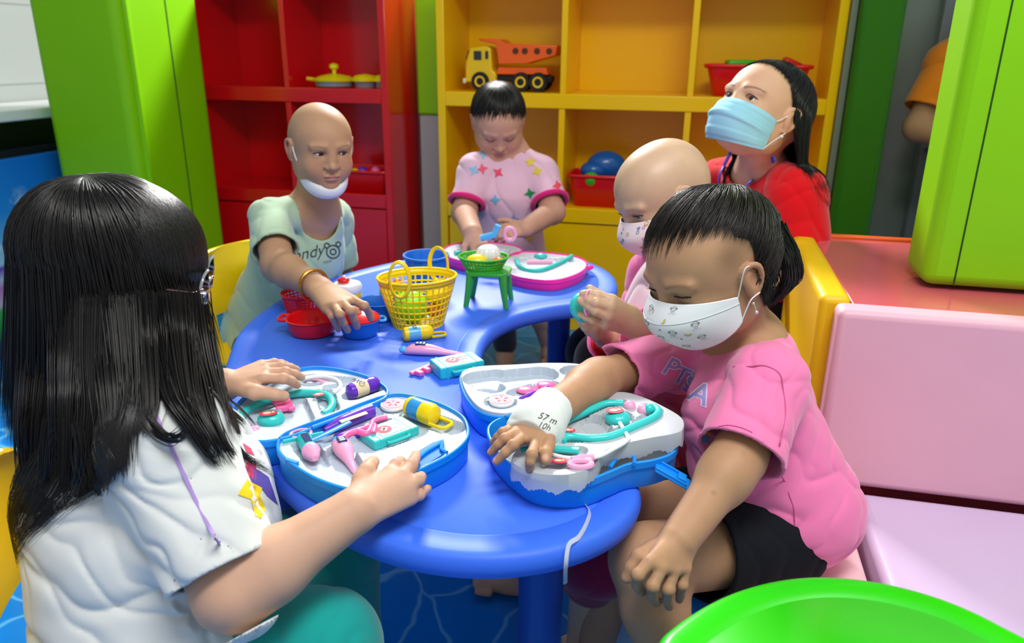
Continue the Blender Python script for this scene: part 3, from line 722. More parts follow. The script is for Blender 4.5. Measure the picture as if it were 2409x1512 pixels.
# ---- flat shapes laid onto a curved surface
def lay(name, tgt, polys_or_me, M, m, parent, off=.0009, sub=3, dist=.3):
    """M: frame whose -Z is cast onto tgt (world); shapes lie in its XY plane."""
    bm = bmesh.new()
    if isinstance(polys_or_me, bpy.types.Mesh): bm.from_mesh(polys_or_me)
    else:
        for vs, fs in polys_or_me:
            vv = [bm.verts.new((x, y, 0)) for x, y in vs]
            for f in fs:
                try: bm.faces.new([vv[i] for i in f])
                except Exception: pass
    bmesh.ops.triangulate(bm, faces=bm.faces)
    for _ in range(sub):
        ed = [e for e in bm.edges if e.calc_length() > .006]
        if not ed: break
        bmesh.ops.subdivide_edges(bm, edges=ed, cuts=1); bmesh.ops.triangulate(bm, faces=[f for f in bm.faces if len(f.verts) > 3])
    bt = tgt if isinstance(tgt, BVHTree) else bvh(tgt); d = (M.to_3x3() @ Vector((0, 0, -1))).normalized(); bad = []
    for v in bm.verts:
        o = M @ v.co; hit = bt.ray_cast(o - d * .02, d, dist)
        if hit[0] is None: bad.append(v); continue
        v.co = hit[0] - d * off * 1.4
    bmesh.ops.delete(bm, geom=bad, context='VERTS')
    me = bpy.data.meshes.new(name); bm.to_mesh(me); bm.free()
    return finish(name, me, m, parent, True, world=True, angle=180)
def bvh(o):
    M = emat(o); return BVHTree.FromPolygons([M @ v.co for v in o.data.vertices], [tuple(p.vertices) for p in o.data.polygons])
def look_frame(p, toward, roll=0):   # frame at p whose -Z looks along 'toward', X horizontal
    z = -Vector(toward).normalized(); x = Vector((0, 0, 1)).cross(z).normalized(); y = z.cross(x)
    M = Matrix((x, y, z)).transposed().to_4x4(); M.translation = Vector(p); return M @ Matrix.Rotation(roll, 4, 'Z')
def text_polys(txt, size, shear=0, bold=0, space=1): return text_mesh(txt, size, shear, 0, bold, space)
# ------------------------------------------------------------------ girl in the pink T-shirt
def girl_pink():
    t = thing('person', 'child in pink T-shirt and black shorts with printed mask and taped wrist', 'person', (room(.18, 1.02, .3)))
    SK = skin_mat('skin_tan', '#b48a68')
    J = aty; g = (0, 0, 0)
    hipc = J(1845, 1200, 1.03); chest = J(1745, 985, 1.06); neckb = J(1762, 815, 1.12)
    shN = J(1808, 905, .985); shF = J(1600, 842, 1.21)
    elN = J(1737, 1075, .90); wrN = J(1597, 1270, .80)
    elF = J(1408, 893, 1.08); wrF = onz(1290, 968, .585)
    h = Head(J(1664, 632, 1.075), (-.78, -.46, -.30), (-.24, -.05, 1), .98, open=.18)
    S = SDF(); S.k = .02
    h.sculpt(S, True, False); 
    S.cap(h.p(0, -.03, -.05), neckb, .045, .045, .02)
    S.chain([neckb, chest, hipc], [.05, .075, .085], .03)
    S.cap(neckb, shN, .045, .038, .03); S.cap(neckb, shF, .045, .038, .03)
    S.chain([shN, elN, wrN], [.037, .033, .024], .02); S.ell(elN.lerp(wrN, .25), (.034, .034, .036), None, .02)
    S.chain([shF, elF, wrF], [.036, .031, .024], .02); S.ell(elF.lerp(wrF, .25), (.031, .031, .031), None, .02)
    # far hand, spread over the tray edge
    Z = lambda x, y, z: onz(x, y, z)
    fF = [[Z(1262, 1038, .576), Z(1251, 1068, .578), Z(1247, 1086, .570), Z(1246, 1104, .558)],     # index, bent down into the case
          [Z(1232, 1028, .576), Z(1207, 1047, .580), Z(1188, 1065, .572), Z(1168, 1085, .560)],
          [Z(1214, 1017, .577), Z(1188, 1031, .581), Z(1172, 1046, .573), Z(1155, 1064, .561)],
          [Z(1204, 1005, .573), Z(1183, 1016, .575), Z(1171, 1027, .568), Z(1160, 1039, .558)]]
    th = [Z(1290, 1022, .572), Z(1289, 1048, .574), Z(1284, 1066, .572), Z(1283, 1082, .568)]
    hand_chain(S, wrF, fF, th, .118, k=.005, fr=.98)
    # near hand, hanging half closed
    fd = (J(1545, 1390, .775) - wrN).normalized()
    fN = [[J(1530, 1345, .745), J(1505, 1385, .735), J(1510, 1410, .745), J(1520, 1425, .76)],
          [J(1560, 1360, .755), J(1530, 1410, .738), J(1530, 1435, .75), J(1545, 1447, .765)],
          [J(1588, 1365, .765), J(1570, 1415, .752), J(1568, 1440, .762), J(1575, 1452, .778)],
          [J(1612, 1362, .78), J(1605, 1405, .77), J(1600, 1428, .778), J(1598, 1440, .79)]]
    fN = [[J(1527, 1322, .757), J(1500, 1352, .745), J(1499, 1376, .756), J(1510, 1392, .768)],
          [J(1556, 1335, .757), J(1535, 1378, .742), J(1535, 1402, .755), J(1545, 1417, .77)],
          [J(1586, 1340, .765), J(1572, 1386, .752), J(1570, 1410, .764), J(1574, 1426, .778)],
          [J(1612, 1336, .775), J(1605, 1376, .765), J(1601, 1398, .775), J(1598, 1410, .786)]]
    thN = [J(1535, 1290, .79), J(1503, 1308, .775), J(1486, 1335, .768), J(1474, 1358, .765)]
    hand_chain(S, wrN, fN, thN, .118, k=.005, fr=1.05)
    # legs
    kneeL = J(1520, 1318, .87); ankL = J(1580, 1640, .80); kneeR = J(1475, 1215, 1.02); ankR = J(1395, 1500, 1.05)
    S.chain([J(1830, 1262, .99), kneeL], [.066, .048], .02); S.chain([kneeL, kneeL.lerp(ankL, .35), ankL], [.045, .043, .027], .02)
    S.chain([J(1800, 1190, 1.08), kneeR], [.064, .046], .02); S.chain([kneeR, kneeR.lerp(ankR, .35), Vector((ankR.x, ankR.y, .05))], [.043, .042, .026], .02)
    for a in (Vector((ankR.x, ankR.y, .05)), Vector((ankL.x, ankL.y, .05))):
        q = Vector((a.x - .10, a.y - .04, .018)); S.cap(a, Vector((a.x - .02, a.y, .03)), .028, .026, .02); S.cap(Vector((a.x, a.y, .028)), q, .026, .017, .02)
        for i in range(5):
            b = q + Vector((-.002 * i, .034 - .016 * i, -.003)); S.cap(b + Vector((.02, 0, 0)), b + Vector((-.012 + .003 * i, 0, 0)), .010, .008 - .0004 * i, .004)
    h.brows('#5a4030', .42, .0036)
    sp = h.spots; nails(sp, fF + [th], (0, -.15, 1), .118, '#dba092'); 
    # closely cropped temple above the ear, and hairline
    for q in (-1, 1): sp.append((h.p(q * .062, .012, .038), [.032 * h.s, .040 * h.s, .034 * h.s], '#4a3a28', .65, .9, h.R))
    sp += [(h.p(q * .030, .088, -.006), [.017, .012, .005], '#6a4434', .4, .8, h.R) for q in (-1, 1)]
    sp += [(J(1745, 1070, .87), [.008] * 3, '#8a5a40', .5, .9, None), (J(1678, 1160, .83), [.006] * 3, '#7a4c36', .5, .9, None)]
    body = S.build('body', SK, .0020, t); tint(body, SK['base'], sp)
    h.eyes(t)
    # hair
    def the(f):
        a = abs(f)
        if a < .6: return 1.86
        if a < 1.25: return 1.86 - (a - .6) * .55
        if a < 1.95: return 1.47
        return 1.47 + min((a - 1.95) / .35, 1) * .62
    def dr(f):
        a = abs(f); return 0 if a < 2.25 else min(1, (a - 2.25) / .5) * .026
    hm = hair_mat('black_brown_hair', '#1a1512')
    hb = hair('hair', hm, t, h, (0, -.018, .022), (.081, .099, .088), the, 3200, dr, crown=(.15, -.62, .9), w=.0007, lift=.013, jit=.2, clump=.16, sweep=.42, hug=.5, wav=.18)
    for q in (1, -1):                                          # curl of hair behind the ear
        mb = MB(); rng = random.Random(5)
        for i in range(420):
            a = rng.random(); p0 = (q * (.060 + .012 * rng.random()), -.070 - .025 * a, .045 - .02 * rng.random())
            p1 = (q * (.066 + .014 * rng.random()), -.074 - .030 * a, -.005); p2 = (q * (.060 + .014 * rng.random()), -.072 - .035 * a, -.045 - .012 * rng.random()); p3 = (q * (.052 - .02 * rng.random()), -.055 - .030 * a, -.070 - .014 * rng.random())
            pts = spline([h.p(*p0), h.p(*p1), h.p(*p2), h.p(*p3)], 4); mb.tube(pts, [.0009 * (1 - .8 * (k_ / len(pts)) ** 3) for k_ in range(len(pts))], 4, caps=False)
        mb.build('hair_strands', hm, hb, world=True, angle=180)
    # shirt
    PK = mat('pink_jersey', '#ee7cb0', .8, .15, sheen=.3, bump=.12, bscale=900, bdist=.0004, var=.03)
    sN = shN.lerp(elN, .97); sF = shF.lerp(elF, .80)
    C1 = SDF(); C1.k = .03
    C1.chain([neckb + Vector((.008, 0, -.03)), chest + Vector((.012, 0, 0)), hipc + Vector((.0, 0, .02))], [.062, .092, .104], .04)
    C1.ell(hipc + Vector((.0, 0, .005)), (.110, .100, .062), None, .04); C1.ell(chest.lerp(hipc, .55) + Vector((-.035, -.01, -.005)), (.075, .085, .075), None, .04)
    C1.cap(neckb + Vector((.012, -.01, -.02)), shN, .052, .050, .035); C1.cap(neckb + Vector((0, .01, -.02)), shF, .05, .046, .035)
    C1.cap(shN, shN + (sN - shN) * 1.35, .049, .062, .03); C1.cap(shF, shF + (sF - shF) * 1.3, .047, .050, .03)
    d1 = (elN - shN).normalized(); d2 = (elF - shF).normalized()
    def disp(p):
        a = folds(p, (.35, .1, 1), 46, 9, .4) * .0038 + folds(p, (1, .3, -.5), 60, 13, 1.2) * .0022 + wr(p, 22) * .0022
        return a * np.clip((.72 - p[:, 2]) / .12, .25, 1)
    C1.disp = disp; C1.shell = .0055
    C1.cutcyl(sN, sN + d1 * .12, .09, 2); C1.cutcyl(sF, sF + d2 * .12, .085, 2)
    nk = neckb + Vector((-.020, -.008, .030)); C1.cutell(nk, (.056, .052, .052)); C1.cutcyl(neckb + Vector((0, 0, -.005)), neckb + Vector((-.03, -.01, .2)), .05)
    C1.cutplane((0, 0, .306), (0, 0, -1)); hd = Vector((-.82, -.1, -.55)).normalized(); C1.cutplane(J(1660, 1195, .9), hd)
    sh = C1.build('t_shirt', PK, .0024, t)
    # neckline ribbing and seams laid on the cloth
    bt = bvh(sh); PK2 = mat('pink_seam', '#c8558c', .85)
    def seam(name, px, par, m=PK2, wdt=.0009):
        pts = []
        for x, y in px:
            r = ray(x, y).normalized(); hit = bt.ray_cast(CO, r, 4)
            if hit[0] is not None: pts.append(hit[0] - r * .0004)
        if len(pts) > 2: MB().tube(spline(pts, 4), wdt, 6).build(name, m, par, world=True)
    seam('shoulder_seam', [(1725, 862), (1760, 862), (1800, 860), (1835, 880), (1843, 920), (1848, 965), (1842, 1010), (1833, 1050), (1818, 1075)], sh)
    seam('side_seam', [(1820, 1095), (1845, 1130), (1857, 1165), (1868, 1200), (1869, 1250)], sh)
    seam('cuff_seam', [(1690, 1003), (1715, 1000), (1745, 1006), (1770, 1017)], sh)
    # printed lettering and small stars
    LV = mat('lavender_print', '#a79ae0', .7); LW = mat('white_print', '#e8e0f4', .7)
    for k_, (ch, x, y, sz, rl) in enumerate([('P', 1577, 864, .040, -.32), ('T', 1599, 884, .040, -.30), ('S', 1620, 904, .040, -.28), ('A', 1643, 926, .044, -.25)]):
        for m_, bd, of in ((LW, .0022, .0006), (LV, .0002, .0012)):
            me = text_mesh(ch, sz, .15, 0, bd, 1); r = ray(x, y).normalized()
            hit = bt.ray_cast(CO, r, 4)
            if hit[0] is None: continue
            lay('printed_letter', bt, me, look_frame(hit[0] - r * .03, r, rl), m_, sh, off=of, sub=4, dist=.2)
    for (x, y, c_, z_) in [(1665, 1018, '#f0b060', .006), (1660, 1033, '#5aa8e8', .008)]:
        r = ray(x, y).normalized(); hit = bt.ray_cast(CO, r, 4)
        if hit[0] is not None: lay('printed_star', bt, [star2(5, z_, z_ * .45)], look_frame(CO + r * (hit[3] - .05), r), mat('star' + c_[1:], c_, .7), sh, sub=1, dist=.2)
    # shorts
    BK = mat('black_knit', '#10141a', .85, .2, bump=.1, bscale=500, bdist=.0004)
    D1 = SDF(); D1.k = .02; hl = J(1830, 1262, .99); hr = J(1800, 1190, 1.08)
    kl = hl.lerp(kneeL, .62); kr = hr.lerp(kneeR, .62)
    D1.cap(hl, hl + (kneeL - hl) * .8, .076, .070, .02); D1.cap(hr, hr + (kneeR - hr) * .8, .074, .068, .02); D1.cap(hipc + Vector((0, 0, .0)), hl, .082, .07, .02); D1.cap(hipc, hr, .082, .07, .02)
    D1.disp = lambda p: folds(p, (1, .2, .1), 50, 10, 2) * .0022
    D1.shell = .006; D1.cutcyl(kl, kl + (kneeL - hl).normalized() * .2, .1); D1.cutcyl(kr, kr + (kneeR - hr).normalized() * .2, .1); D1.cutplane((0, 0, .304), (0, 0, -1))
    D1.build('shorts', BK, .003, t)
    # mask
    mk = Mask(h, [(.0935, -.008), (.106, -.020), (.1165, -.036), (.1135, -.053), (.099, -.074), (.078, -.094)], (.0735, .018, -.022, -.060))
    MM = mat('white_mask_cloth', '#e4e8ea', .75, .2, bump=.1, bscale=700, bdist=.0003)
    mo = mk.build('face_mask', MM, t)
    line = mat('mask_line', '#4a4448', .8); yel = mat('mask_banana', '#e8cf60', .8)
    ml, my = MB(), MB()
    monk = [ring2(1, .12, 20, 1, .9), ring2(.28, .12, 10, 1, 1, 0, 2 * PI, -1.1, .1), ring2(.28, .12, 10, 1, 1, 0, 2 * PI, 1.1, .1), ring2(.62, .1, 12, 1, .8, PI * .1, PI * .9, 0, -.2), ring2(.18, .1, 8, 1, 1, 0, PI, -.35, .05), ring2(.18, .1, 8, 1, 1, 0, PI, .35, .05), ring2(.25, .1, 8, 1, .6, PI, 2 * PI, 0, -.4), ring2(.9, .12, 14, .8, .8, PI * 1.15, PI * 1.85, 0, -.8), ring2(1.2, .1, 12, 1, .35, PI * .95, PI * 2.05, 0, -1.7)]
    ban = [ring2(1, .42, 10, 1, 1, PI * 1.05, PI * 1.75)]; banl = [ring2(1.24, .08, 10, 1, 1, PI * 1.03, PI * 1.78), ring2(.78, .08, 10, 1, 1, PI * 1.03, PI * 1.78)]
    for u, v, sc, ro in [(.10, .16, .0045, .1), (-.22, .10, .004, 0), (.42, .14, .004, -.2), (.12, .40, .0052, .1), (.40, .52, .0052, .1), (.66, .50, .0046, .2), (-.05, .62, .005, -.2), (.22, .74, .005, 0), (-.25, .50, .0046, .2), (.02, .9, .0045, -.2), (.5, .82, .004, .1), (-.5, .4, .0045, 0), (-.5, .7, .0045, 0), (-.25, .82, .0045, 0)]:
        mk.decal(ml, u, v, monk, sc, ro)
    for u, v, sc, ro in [(.27, .55, .0045, .3), (.44, .72, .0045, .2), (.66, .34, .004, .5), (-.12, .30, .0045, -.8), (.08, .80, .004, 1.2), (.3, .9, .004, .4), (-.4, .55, .0045, .5), (.02, .2, .003, 2)]:
        mk.decal(my, u, v, ban, sc, ro, .0012); mk.decal(ml, u, v, banl, sc, ro, .0014)
    for u, v in [(.28, .30), (.26, .64), (.5, .44), (.36, .82), (.7, .62), (.14, .57), (.56, .62), (-.1, .45), (-.3, .65)]: mk.decal(ml, u, v, [ring2(1, .45, 10)], .0013, 0)
    ml.build('print_lines', line, mo, world=True); my.build('print_bananas', yel, mo, world=True)
    # folded seams of the mask and loops to the ears
    for v in (.36,):
        MB().tube([h.M @ (mk.at(-1 + i / 20, v + .10 * abs(-1 + i / 20) ** 1.5 * -1) + mk.nrm(-1 + i / 20, v) * .001) for i in range(41)], .0008, 6).build('mask_seam', mat('mask_seam', '#d0d5da', .8), mo, world=True)
    for q in (-1, 1):
        for z0, z1 in ((-.024, .018), (-.058, -.030)):
            MB().tube(spline([h.p(q * .0735, .018, z0), h.p(q * .0785, .012, (z0 + z1) / 2), h.p(q * .084, .004, z1), h.p(q * .085, -.012, z1 * .9)], 5), .0016, 8, flat=.5).build('ear_loop', mat('white_elastic', '#e8ecee', .7), mo, world=True)
    for q in (-1, 1):
        e = MB().sphere(h.p(q * .080, -.001, -.040), .0024, 12, 8); e.tube([h.p(q * .082, -.001, -.040), h.p(q * .083, -.001, -.052)], .0008, 6); e.sphere(h.p(q * .083, -.001, -.054), .003, 12, 8)
        e.build('earring', mat('crystal', '#e8d8d8', .1, .8, metal=.6), t, world=True)
    # taped dressing round the wrist
    Bn = SDF(); Bn.k = .012; a = wrF.lerp(elF, .0); b = Z(1240, 1030, .572)
    ax = (b - a).normalized(); w0 = a - ax * .012
    Bn.cap(w0, a.lerp(b, .35), .030, .034, .01); Bn.ell(a.lerp(b, .62), (.036, .030, .021), (Matrix((ax, Vector((0, 0, 1)).cross(ax).normalized(), ax.cross(Vector((0, 0, 1)).cross(ax)).normalized())).transposed()), .015)
    Bn.cap(a.lerp(b, .5), Z(1290, 1030, .560), .022, .018, .015); Bn.cap(a.lerp(b, .4), Z(1222, 1003, .570), .024, .017, .015)
    Bn.disp = lambda p: folds(p, (.5, 1, .3), 90, 20, .3) * .0012; Bn.cutcyl(a - ax * .07, a - ax * .016, .08); Bn.cutplane(a.lerp(b, .88), ax)
    bo = Bn.build('wrist_dressing', mat('dressing_tape', '#dfe6e2', .7, .3), .0018, t)
    bb = bvh(bo)
    for txt, x, y, sz, rl in (('57 m', 1288, 984, .0125, -.35), ('10h', 1280, 1002, .0115, -.3)):
        r = ray(x, y).normalized(); hit = bb.ray_cast(CO, r, 4)
        if hit[0] is not None: lay('handwriting', bb, text_mesh(txt, sz, .25, 0, -.0001), look_frame(CO + r * (hit[3] - .03), r, rl), mat('pen_ink', '#1c1c22', .6), bo, off=.0006, sub=1, dist=.1)
    return t
girl_pink()
def skinny_foot(S, a, dr, s=.17):
    d = Vector(dr).normalized(); x = d.cross(Vector((0, 0, 1))); a = Vector((a[0], a[1], .03)); S.cap(a - d * .03 * s / .17, a + d * .03, .026, .024, .02); q = a + d * s * .6; q.z = .018; S.cap(a, q, .026, .017, .02)
    for i in range(5): b = q + x * (.032 - .016 * i) * s / .17; S.cap(b - d * .02, b + d * (.014 - .003 * i), .009, .007, .004)
def jersey(name, col, **k): return mat(name, col, .82, .15, sheen=.3, bump=.12, bscale=900, bdist=.0004, var=.025, **k)
# ------------------------------------------------------------------ long haired girl in white, near left
def girl_white():
    t = thing('person', 'long-haired child in white T-shirt and glasses, seen from behind', 'person', (-.47, .85, 0))
    SK = skin_mat('skin_light', '#cda288'); J = aty; Z = onz
    h = Head(J(292, 628, .93), (.95, .26, -.16), (.05, 0, 1), 1.0, open=.8)
    neckb = J(285, 925, .90); chest = J(325, 1120, .875); belly = Vector((-.442, .83, .455)); hipc = Vector((-.455, .80, .40))
    shR = J(395, 1045, .775); elR = J(548, 1392, .69); wrR = Z(832, 1203, .545)
    shL = J(400, 900, 1.01); elL = J(415, 955, 1.10); wrL = Z(528, 905, .56)
    S = SDF(); S.k = .02; h.sculpt(S, True, True)
    S.cap(h.p(0, -.03, -.05), neckb, .045, .05, .02); S.chain([neckb, chest, belly, hipc], [.06, .10, .115, .11], .04)
    S.cap(neckb, shR, .05, .042, .03); S.cap(neckb, shL, .05, .042, .03)
    S.chain([shR, elR], [.046, .041], .02); S.chain([elR, elR.lerp(wrR, .3), wrR], [.037, .0385, .027], .02)
    S.chain([shL, elL, wrL], [.044, .038, .026], .02)
    fR = [[Z(916, 1112, .560), Z(932, 1094, .562), Z(942, 1086, .552), Z(947, 1090, .540)],
          [Z(948, 1118, .560), Z(967, 1094, .562), Z(975, 1081, .556), Z(979, 1070, .549)],
          [Z(962, 1143, .552), Z(984, 1128, .553), Z(990, 1122, .538), Z(989, 1124, .520)],
          [Z(966, 1172, .538), Z(986, 1163, .537), Z(997, 1155, .528), Z(1006, 1149, .517)]]
    tR = [Z(852, 1128, .560), Z(862, 1108, .566), Z(870, 1096, .566), Z(878, 1086, .560)]
    hand_chain(S, wrR, fR, tR, .136, k=.005, fr=1.0)
    fL = [[Z(620, 890, .578), Z(666, 890, .577), Z(686, 896, .566), Z(699, 905, .553)],
          [Z(628, 877, .579), Z(672, 875, .579), Z(693, 880, .568), Z(709, 887, .556)],
          [Z(624, 866, .576), Z(662, 862, .576), Z(683, 864, .565), Z(698, 869, .552)],
          [Z(615, 858, .570), Z(645, 853, .568), Z(662, 854, .558), Z(674, 857, .548)]]
    tL = [Z(600, 922, .566), Z(628, 924, .562), Z(648, 928, .558), Z(669, 931, .552)]
    hand_chain(S, wrL, fL, tL, .134, k=.005, fr=1.0)
    kn = Vector((-.225, .745, .365)); kn2 = Vector((-.26, .94, .365)); S.chain([Vector((-.41, .775, .36)), kn], [.055, .045], .02); S.chain([Vector((-.43, .88, .37)), kn2], [.055, .045], .02)
    for k_ in (kn, kn2):
        a = Vector((k_.x + .01, k_.y, .04)); S.chain([k_, k_.lerp(a, .4), a], [.05, .046, .028], .02); skinny_foot(S, a, (1, .1, 0))
    nails(h.spots, fR + [tR], (0, -.1, 1), .14, '#e0a898'); nails(h.spots, fL + [tL], (0, -.1, 1), .14, '#e0a898')
    for f in fR + fL: h.spots.append((f[1] + Vector((0, 0, .007)), [.009] * 3, '#b8806a', .4, .9, None))
    b = S.build('body', SK, .0021, t); h.brows(); tint(b, SK['base'], h.spots); h.eyes(t)
    # T-shirt
    WT = jersey('white_jersey', '#dadedc'); G = SDF(); G.k = .03
    sR = shR.lerp(elR, .86); sL = shL.lerp(elL, .8); d1 = (elR - shR).normalized(); d2 = (elL - shL).normalized()
    G.chain([neckb + Vector((0, 0, -.02)), chest, belly, hipc + Vector((0, 0, -.02))], [.078, .126, .132, .130], .05)
    G.ell(chest + Vector((.07, .02, -.01)), (.075, .10, .09), None, .04); G.ell(hipc + Vector((.035, -.025, -.03)), (.125, .135, .085), None, .04)
    G.cap(neckb, shR, .062, .066, .035); G.cap(neckb, shL, .062, .06, .035)
    G.cap(shR, shR + (sR - shR) * 1.12, .062, .060, .03); G.cap(shL, shL + (sL - shL) * 1.3, .058, .055, .03)
    def disp(p):
        low = np.clip((.66 - p[:, 2]) / .14, .15, 1)
        return (folds(p, (.25, .25, 1), 44, 8, .2) * .0070 * low + folds(p, (.8, .2, 1), 66, 12, 1.4) * .0040 + wr(p, 18) * .0035)
    G.disp = disp; G2 = SDF(); G2.P = list(G.P); G.shell = .006
    G.cutcyl(sR, sR + d1 * .07, .070, 5); G.cutcyl(sL, sL + d2 * .10, .075, 5); G.cutell(neckb + Vector((.012, .01, .045)), (.068, .066, .05))
    G.cutplane((0, 0, .296), (0, 0, -1))
    o = G.build('t_shirt', WT, .0026, t); bt = bvh(o)
    def ribbon(name, px, m, par, w0=.0022, tgt=None):
        pts = []
        for x, y in px:
            r = ray(x, y).normalized(); hit = (tgt or bt).ray_cast(CO, r, 4)
            if hit[0] is not None: pts.append((hit[0] + hit[1] * .0006, hit[1]))
        if len(pts) > 2: MB().tube(spline([q[0] for q in pts], 4), w0, 8, flat=.35, up=pts[0][1]).build(name, m, par, world=True)
    PU = mat('purple_tape', '#a88ad0', .75)
    ribbon('sleeve_tape', [(352, 950), (372, 985), (400, 1045), (430, 1110), (460, 1175), (490, 1235), (515, 1280), (540, 1322)], PU, o)
    CR = mat('cuff_hem', '#c9cdcc', .85)
    for rr in (.985, .90): pass
    # printed shapes on the chest
    for nm, pts, c in [('printed_shape', [(583, 1085), (603, 1095), (598, 1130), (575, 1110)], '#c8406c'), ('printed_shape', [(575, 1040), (590, 1055), (596, 1072), (580, 1062)], '#d0486c'),
                       ('printed_shape', [(568, 1158), (590, 1128), (620, 1150), (612, 1165), (622, 1200), (608, 1216), (597, 1208), (592, 1172)], '#f0d010'),
                       ('printed_shape', [(598, 1095), (615, 1108), (633, 1125), (640, 1160), (646, 1190), (625, 1165), (612, 1140), (594, 1128)], '#5a4aa8')]:
        cx = sum(q[0] for q in pts) / len(pts); cy = sum(q[1] for q in pts) / len(pts); r = ray(cx, cy).normalized(); hit = bt.ray_cast(CO, r, 4)
        if hit[0] is None: continue
        dd = hit[3]; k_ = dd / F; Mx = look_frame(CO + r * (dd - .06), r)
        lay(nm, bt, [([((x - cx) * k_, -(y - cy) * k_) for x, y in pts], [tuple(range(len(pts)))])], Mx, mat('print_' + c[1:], c, .75), o, off=.0012, sub=3, dist=.25)
    # trousers
    TQ = jersey('teal_cloth', '#149c94'); P_ = SDF(); P_.k = .03
    P_.cap(hipc + Vector((0, 0, -.03)), Vector((-.41, .775, .36)), .09, .07, .03); P_.cap(hipc + Vector((0, 0, -.03)), Vector((-.43, .88, .37)), .09, .07, .03)
    P_.cap(Vector((-.41, .775, .36)), kn, .070, .060, .03); P_.cap(Vector((-.43, .88, .37)), kn2, .072, .06, .03)
    for k_ in (kn, kn2): P_.cap(k_, Vector((k_.x + .01, k_.y, .12)), .068, .055, .03)
    P_.disp = lambda p: folds(p, (1, .4, .2), 48, 9, 2.2) * .003; P_.cutplane((0, 0, .328), (0, 0, -1)) if False else None
    P_.build('trousers', TQ, .0035, t)
    # long straight hair
    col = SDF(); col.k = .03; col.P = list(G2.P); col.P += S.P[:6]
    def L(f):
        a = abs(f); return .34 if 1.0 < a < 2.1 else (.235 if a >= 2.1 else (.22 if a > .55 else .12 * a + .03))
    def the(f):
        a = abs(f); return 1.75 if a < .5 else 1.68
    def dft(f):
        s_ = math.sin(f); c_ = math.cos(f); return (-.02 * s_, -.16 * max(0, -c_) + .12 * max(0, c_ - .1), 0)
    hm = hair_mat('long_black_hair', '#131010', .33)
    hb = hair('hair', hm, t, h, (0, -.022, .022), (.084, .096, .086), the, 4200, L, crown=(0, -.25, 1), w=.00085, lift=.010, jit=.16, clump=.09, dseg=12, collide=col, hug=.20, drift=dft, gap=.007, wav=.05)
    # single locks lying over the shoulder, each its own sweep
    locks = [[(440, 800, .83), (470, 880, .80), (490, 960, .765), (520, 1030, .745), (548, 1085, .74)], [(400, 820, .82), (430, 900, .775), (470, 980, .745), (505, 1040, .73), (520, 1085, .73)],
             [(380, 850, .80), (400, 940, .745), (440, 1000, .73), (480, 1060, .725), (505, 1100, .725)], [(330, 930, .76), (345, 985, .735), (375, 1020, .715), (410, 1032, .705), (440, 1030, .70)],
             [(300, 900, .76), (290, 980, .735), (270, 1050, .72), (255, 1110, .715), (225, 1165, .715)], [(250, 950, .75), (262, 1040, .73), (280, 1080, .72), (275, 1120, .715), (255, 1150, .715)],
             [(455, 780, .90), (480, 860, .90), (510, 930, .90), (540, 980, .90), (568, 1010, .90)], [(470, 780, .92), (490, 850, .93), (515, 910, .94), (540, 955, .94), (575, 1020, .93)],
             [(120, 980, .77), (110, 1050, .76), (105, 1110, .755), (98, 1150, .755)], [(180, 1000, .74), (190, 1060, .73), (185, 1120, .725), (175, 1165, .725)], [(60, 950, .80), (50, 1020, .79), (60, 1090, .79), (70, 1140, .79)]]
    wide = [[(250, 690, .83), (255, 800, .81), (262, 900, .765), (270, 1000, .735), (278, 1095, .72)], [(325, 690, .83), (332, 790, .81), (340, 880, .77), (345, 960, .74), (335, 1030, .725)], [(395, 690, .85), (405, 780, .83), (415, 860, .79), (428, 930, .76), (445, 985, .745)],
            [(180, 730, .83), (172, 850, .80), (168, 950, .765), (165, 1050, .75), (160, 1140, .74)], [(100, 740, .85), (85, 870, .83), (75, 980, .80), (72, 1070, .79), (75, 1140, .785)], [(440, 680, .88), (455, 780, .86), (475, 870, .83), (500, 950, .80), (525, 1030, .78)], [(290, 700, .83), (300, 830, .79), (305, 930, .755), (300, 1020, .73), (305, 1110, .715)], [(215, 700, .83), (212, 850, .79), (215, 960, .76), (205, 1060, .735), (215, 1150, .72)]]
    rng = random.Random(11)
    for lk_ in wide + locks:
        mb = MB(); PS = []
        sp_ = 22 if lk_ in wide else 9
        for i in range(190 if lk_ in wide else (46 if lk_[0][0] < 450 else 26)):
            ox, oy, oz = rng.gauss(0, sp_), rng.gauss(0, 6), rng.gauss(0, .004); PS.append(spline([J(x + ox * (1 - .45 * k_ / len(lk_)), y + oy - (0 if k_ < len(lk_) - 1 else rng.random() * 26), Y + oz) for k_, (x, y, Y) in enumerate(lk_)], 4))
        for p in push_out(PS, col, .006):
            mb.tube(p, [.0009 * min(1, .2 + i * .15) * (1 - .85 * (i / (len(p) - 1)) ** 2.5) for i in range(len(p))], 4, caps=False)
        mb.build('hair_lock', hm, hb, world=True, angle=180)
    # glasses
    gl = MB(); gm = mat('clear_lens_plastic', '#e8f0f0', .05, .5, trans=.9); wire = mat('rose_metal', '#8a6a70', .25, .5, metal=.9)
    for q in (-1, 1):
        mb = MB(); mb.tube([h.p(q * (.034 + .024 * math.cos(a)), .101 - .006 * abs(math.cos(a)), -.006 + .021 * math.sin(a)) for a in [i * PI / 12 for i in range(24)]], .0018, 8, closed=True)
        if q < 0: fr = mb.build('glasses', mat('clear_frame', '#cfd8d8', .08, .5, trans=.7), t, world=True)
        else: mb.build('lens_rim', mat('clear_frame', '#cfd8d8'), fr, world=True)
        ar = MB(); ar.tube([h.p(q * .060, .098, -.002), h.p(q * .076, .090, -.002), h.p(q * .078, .06, -.0)], .0013, 8); ar.build('temple_arm', wire, fr, world=True)
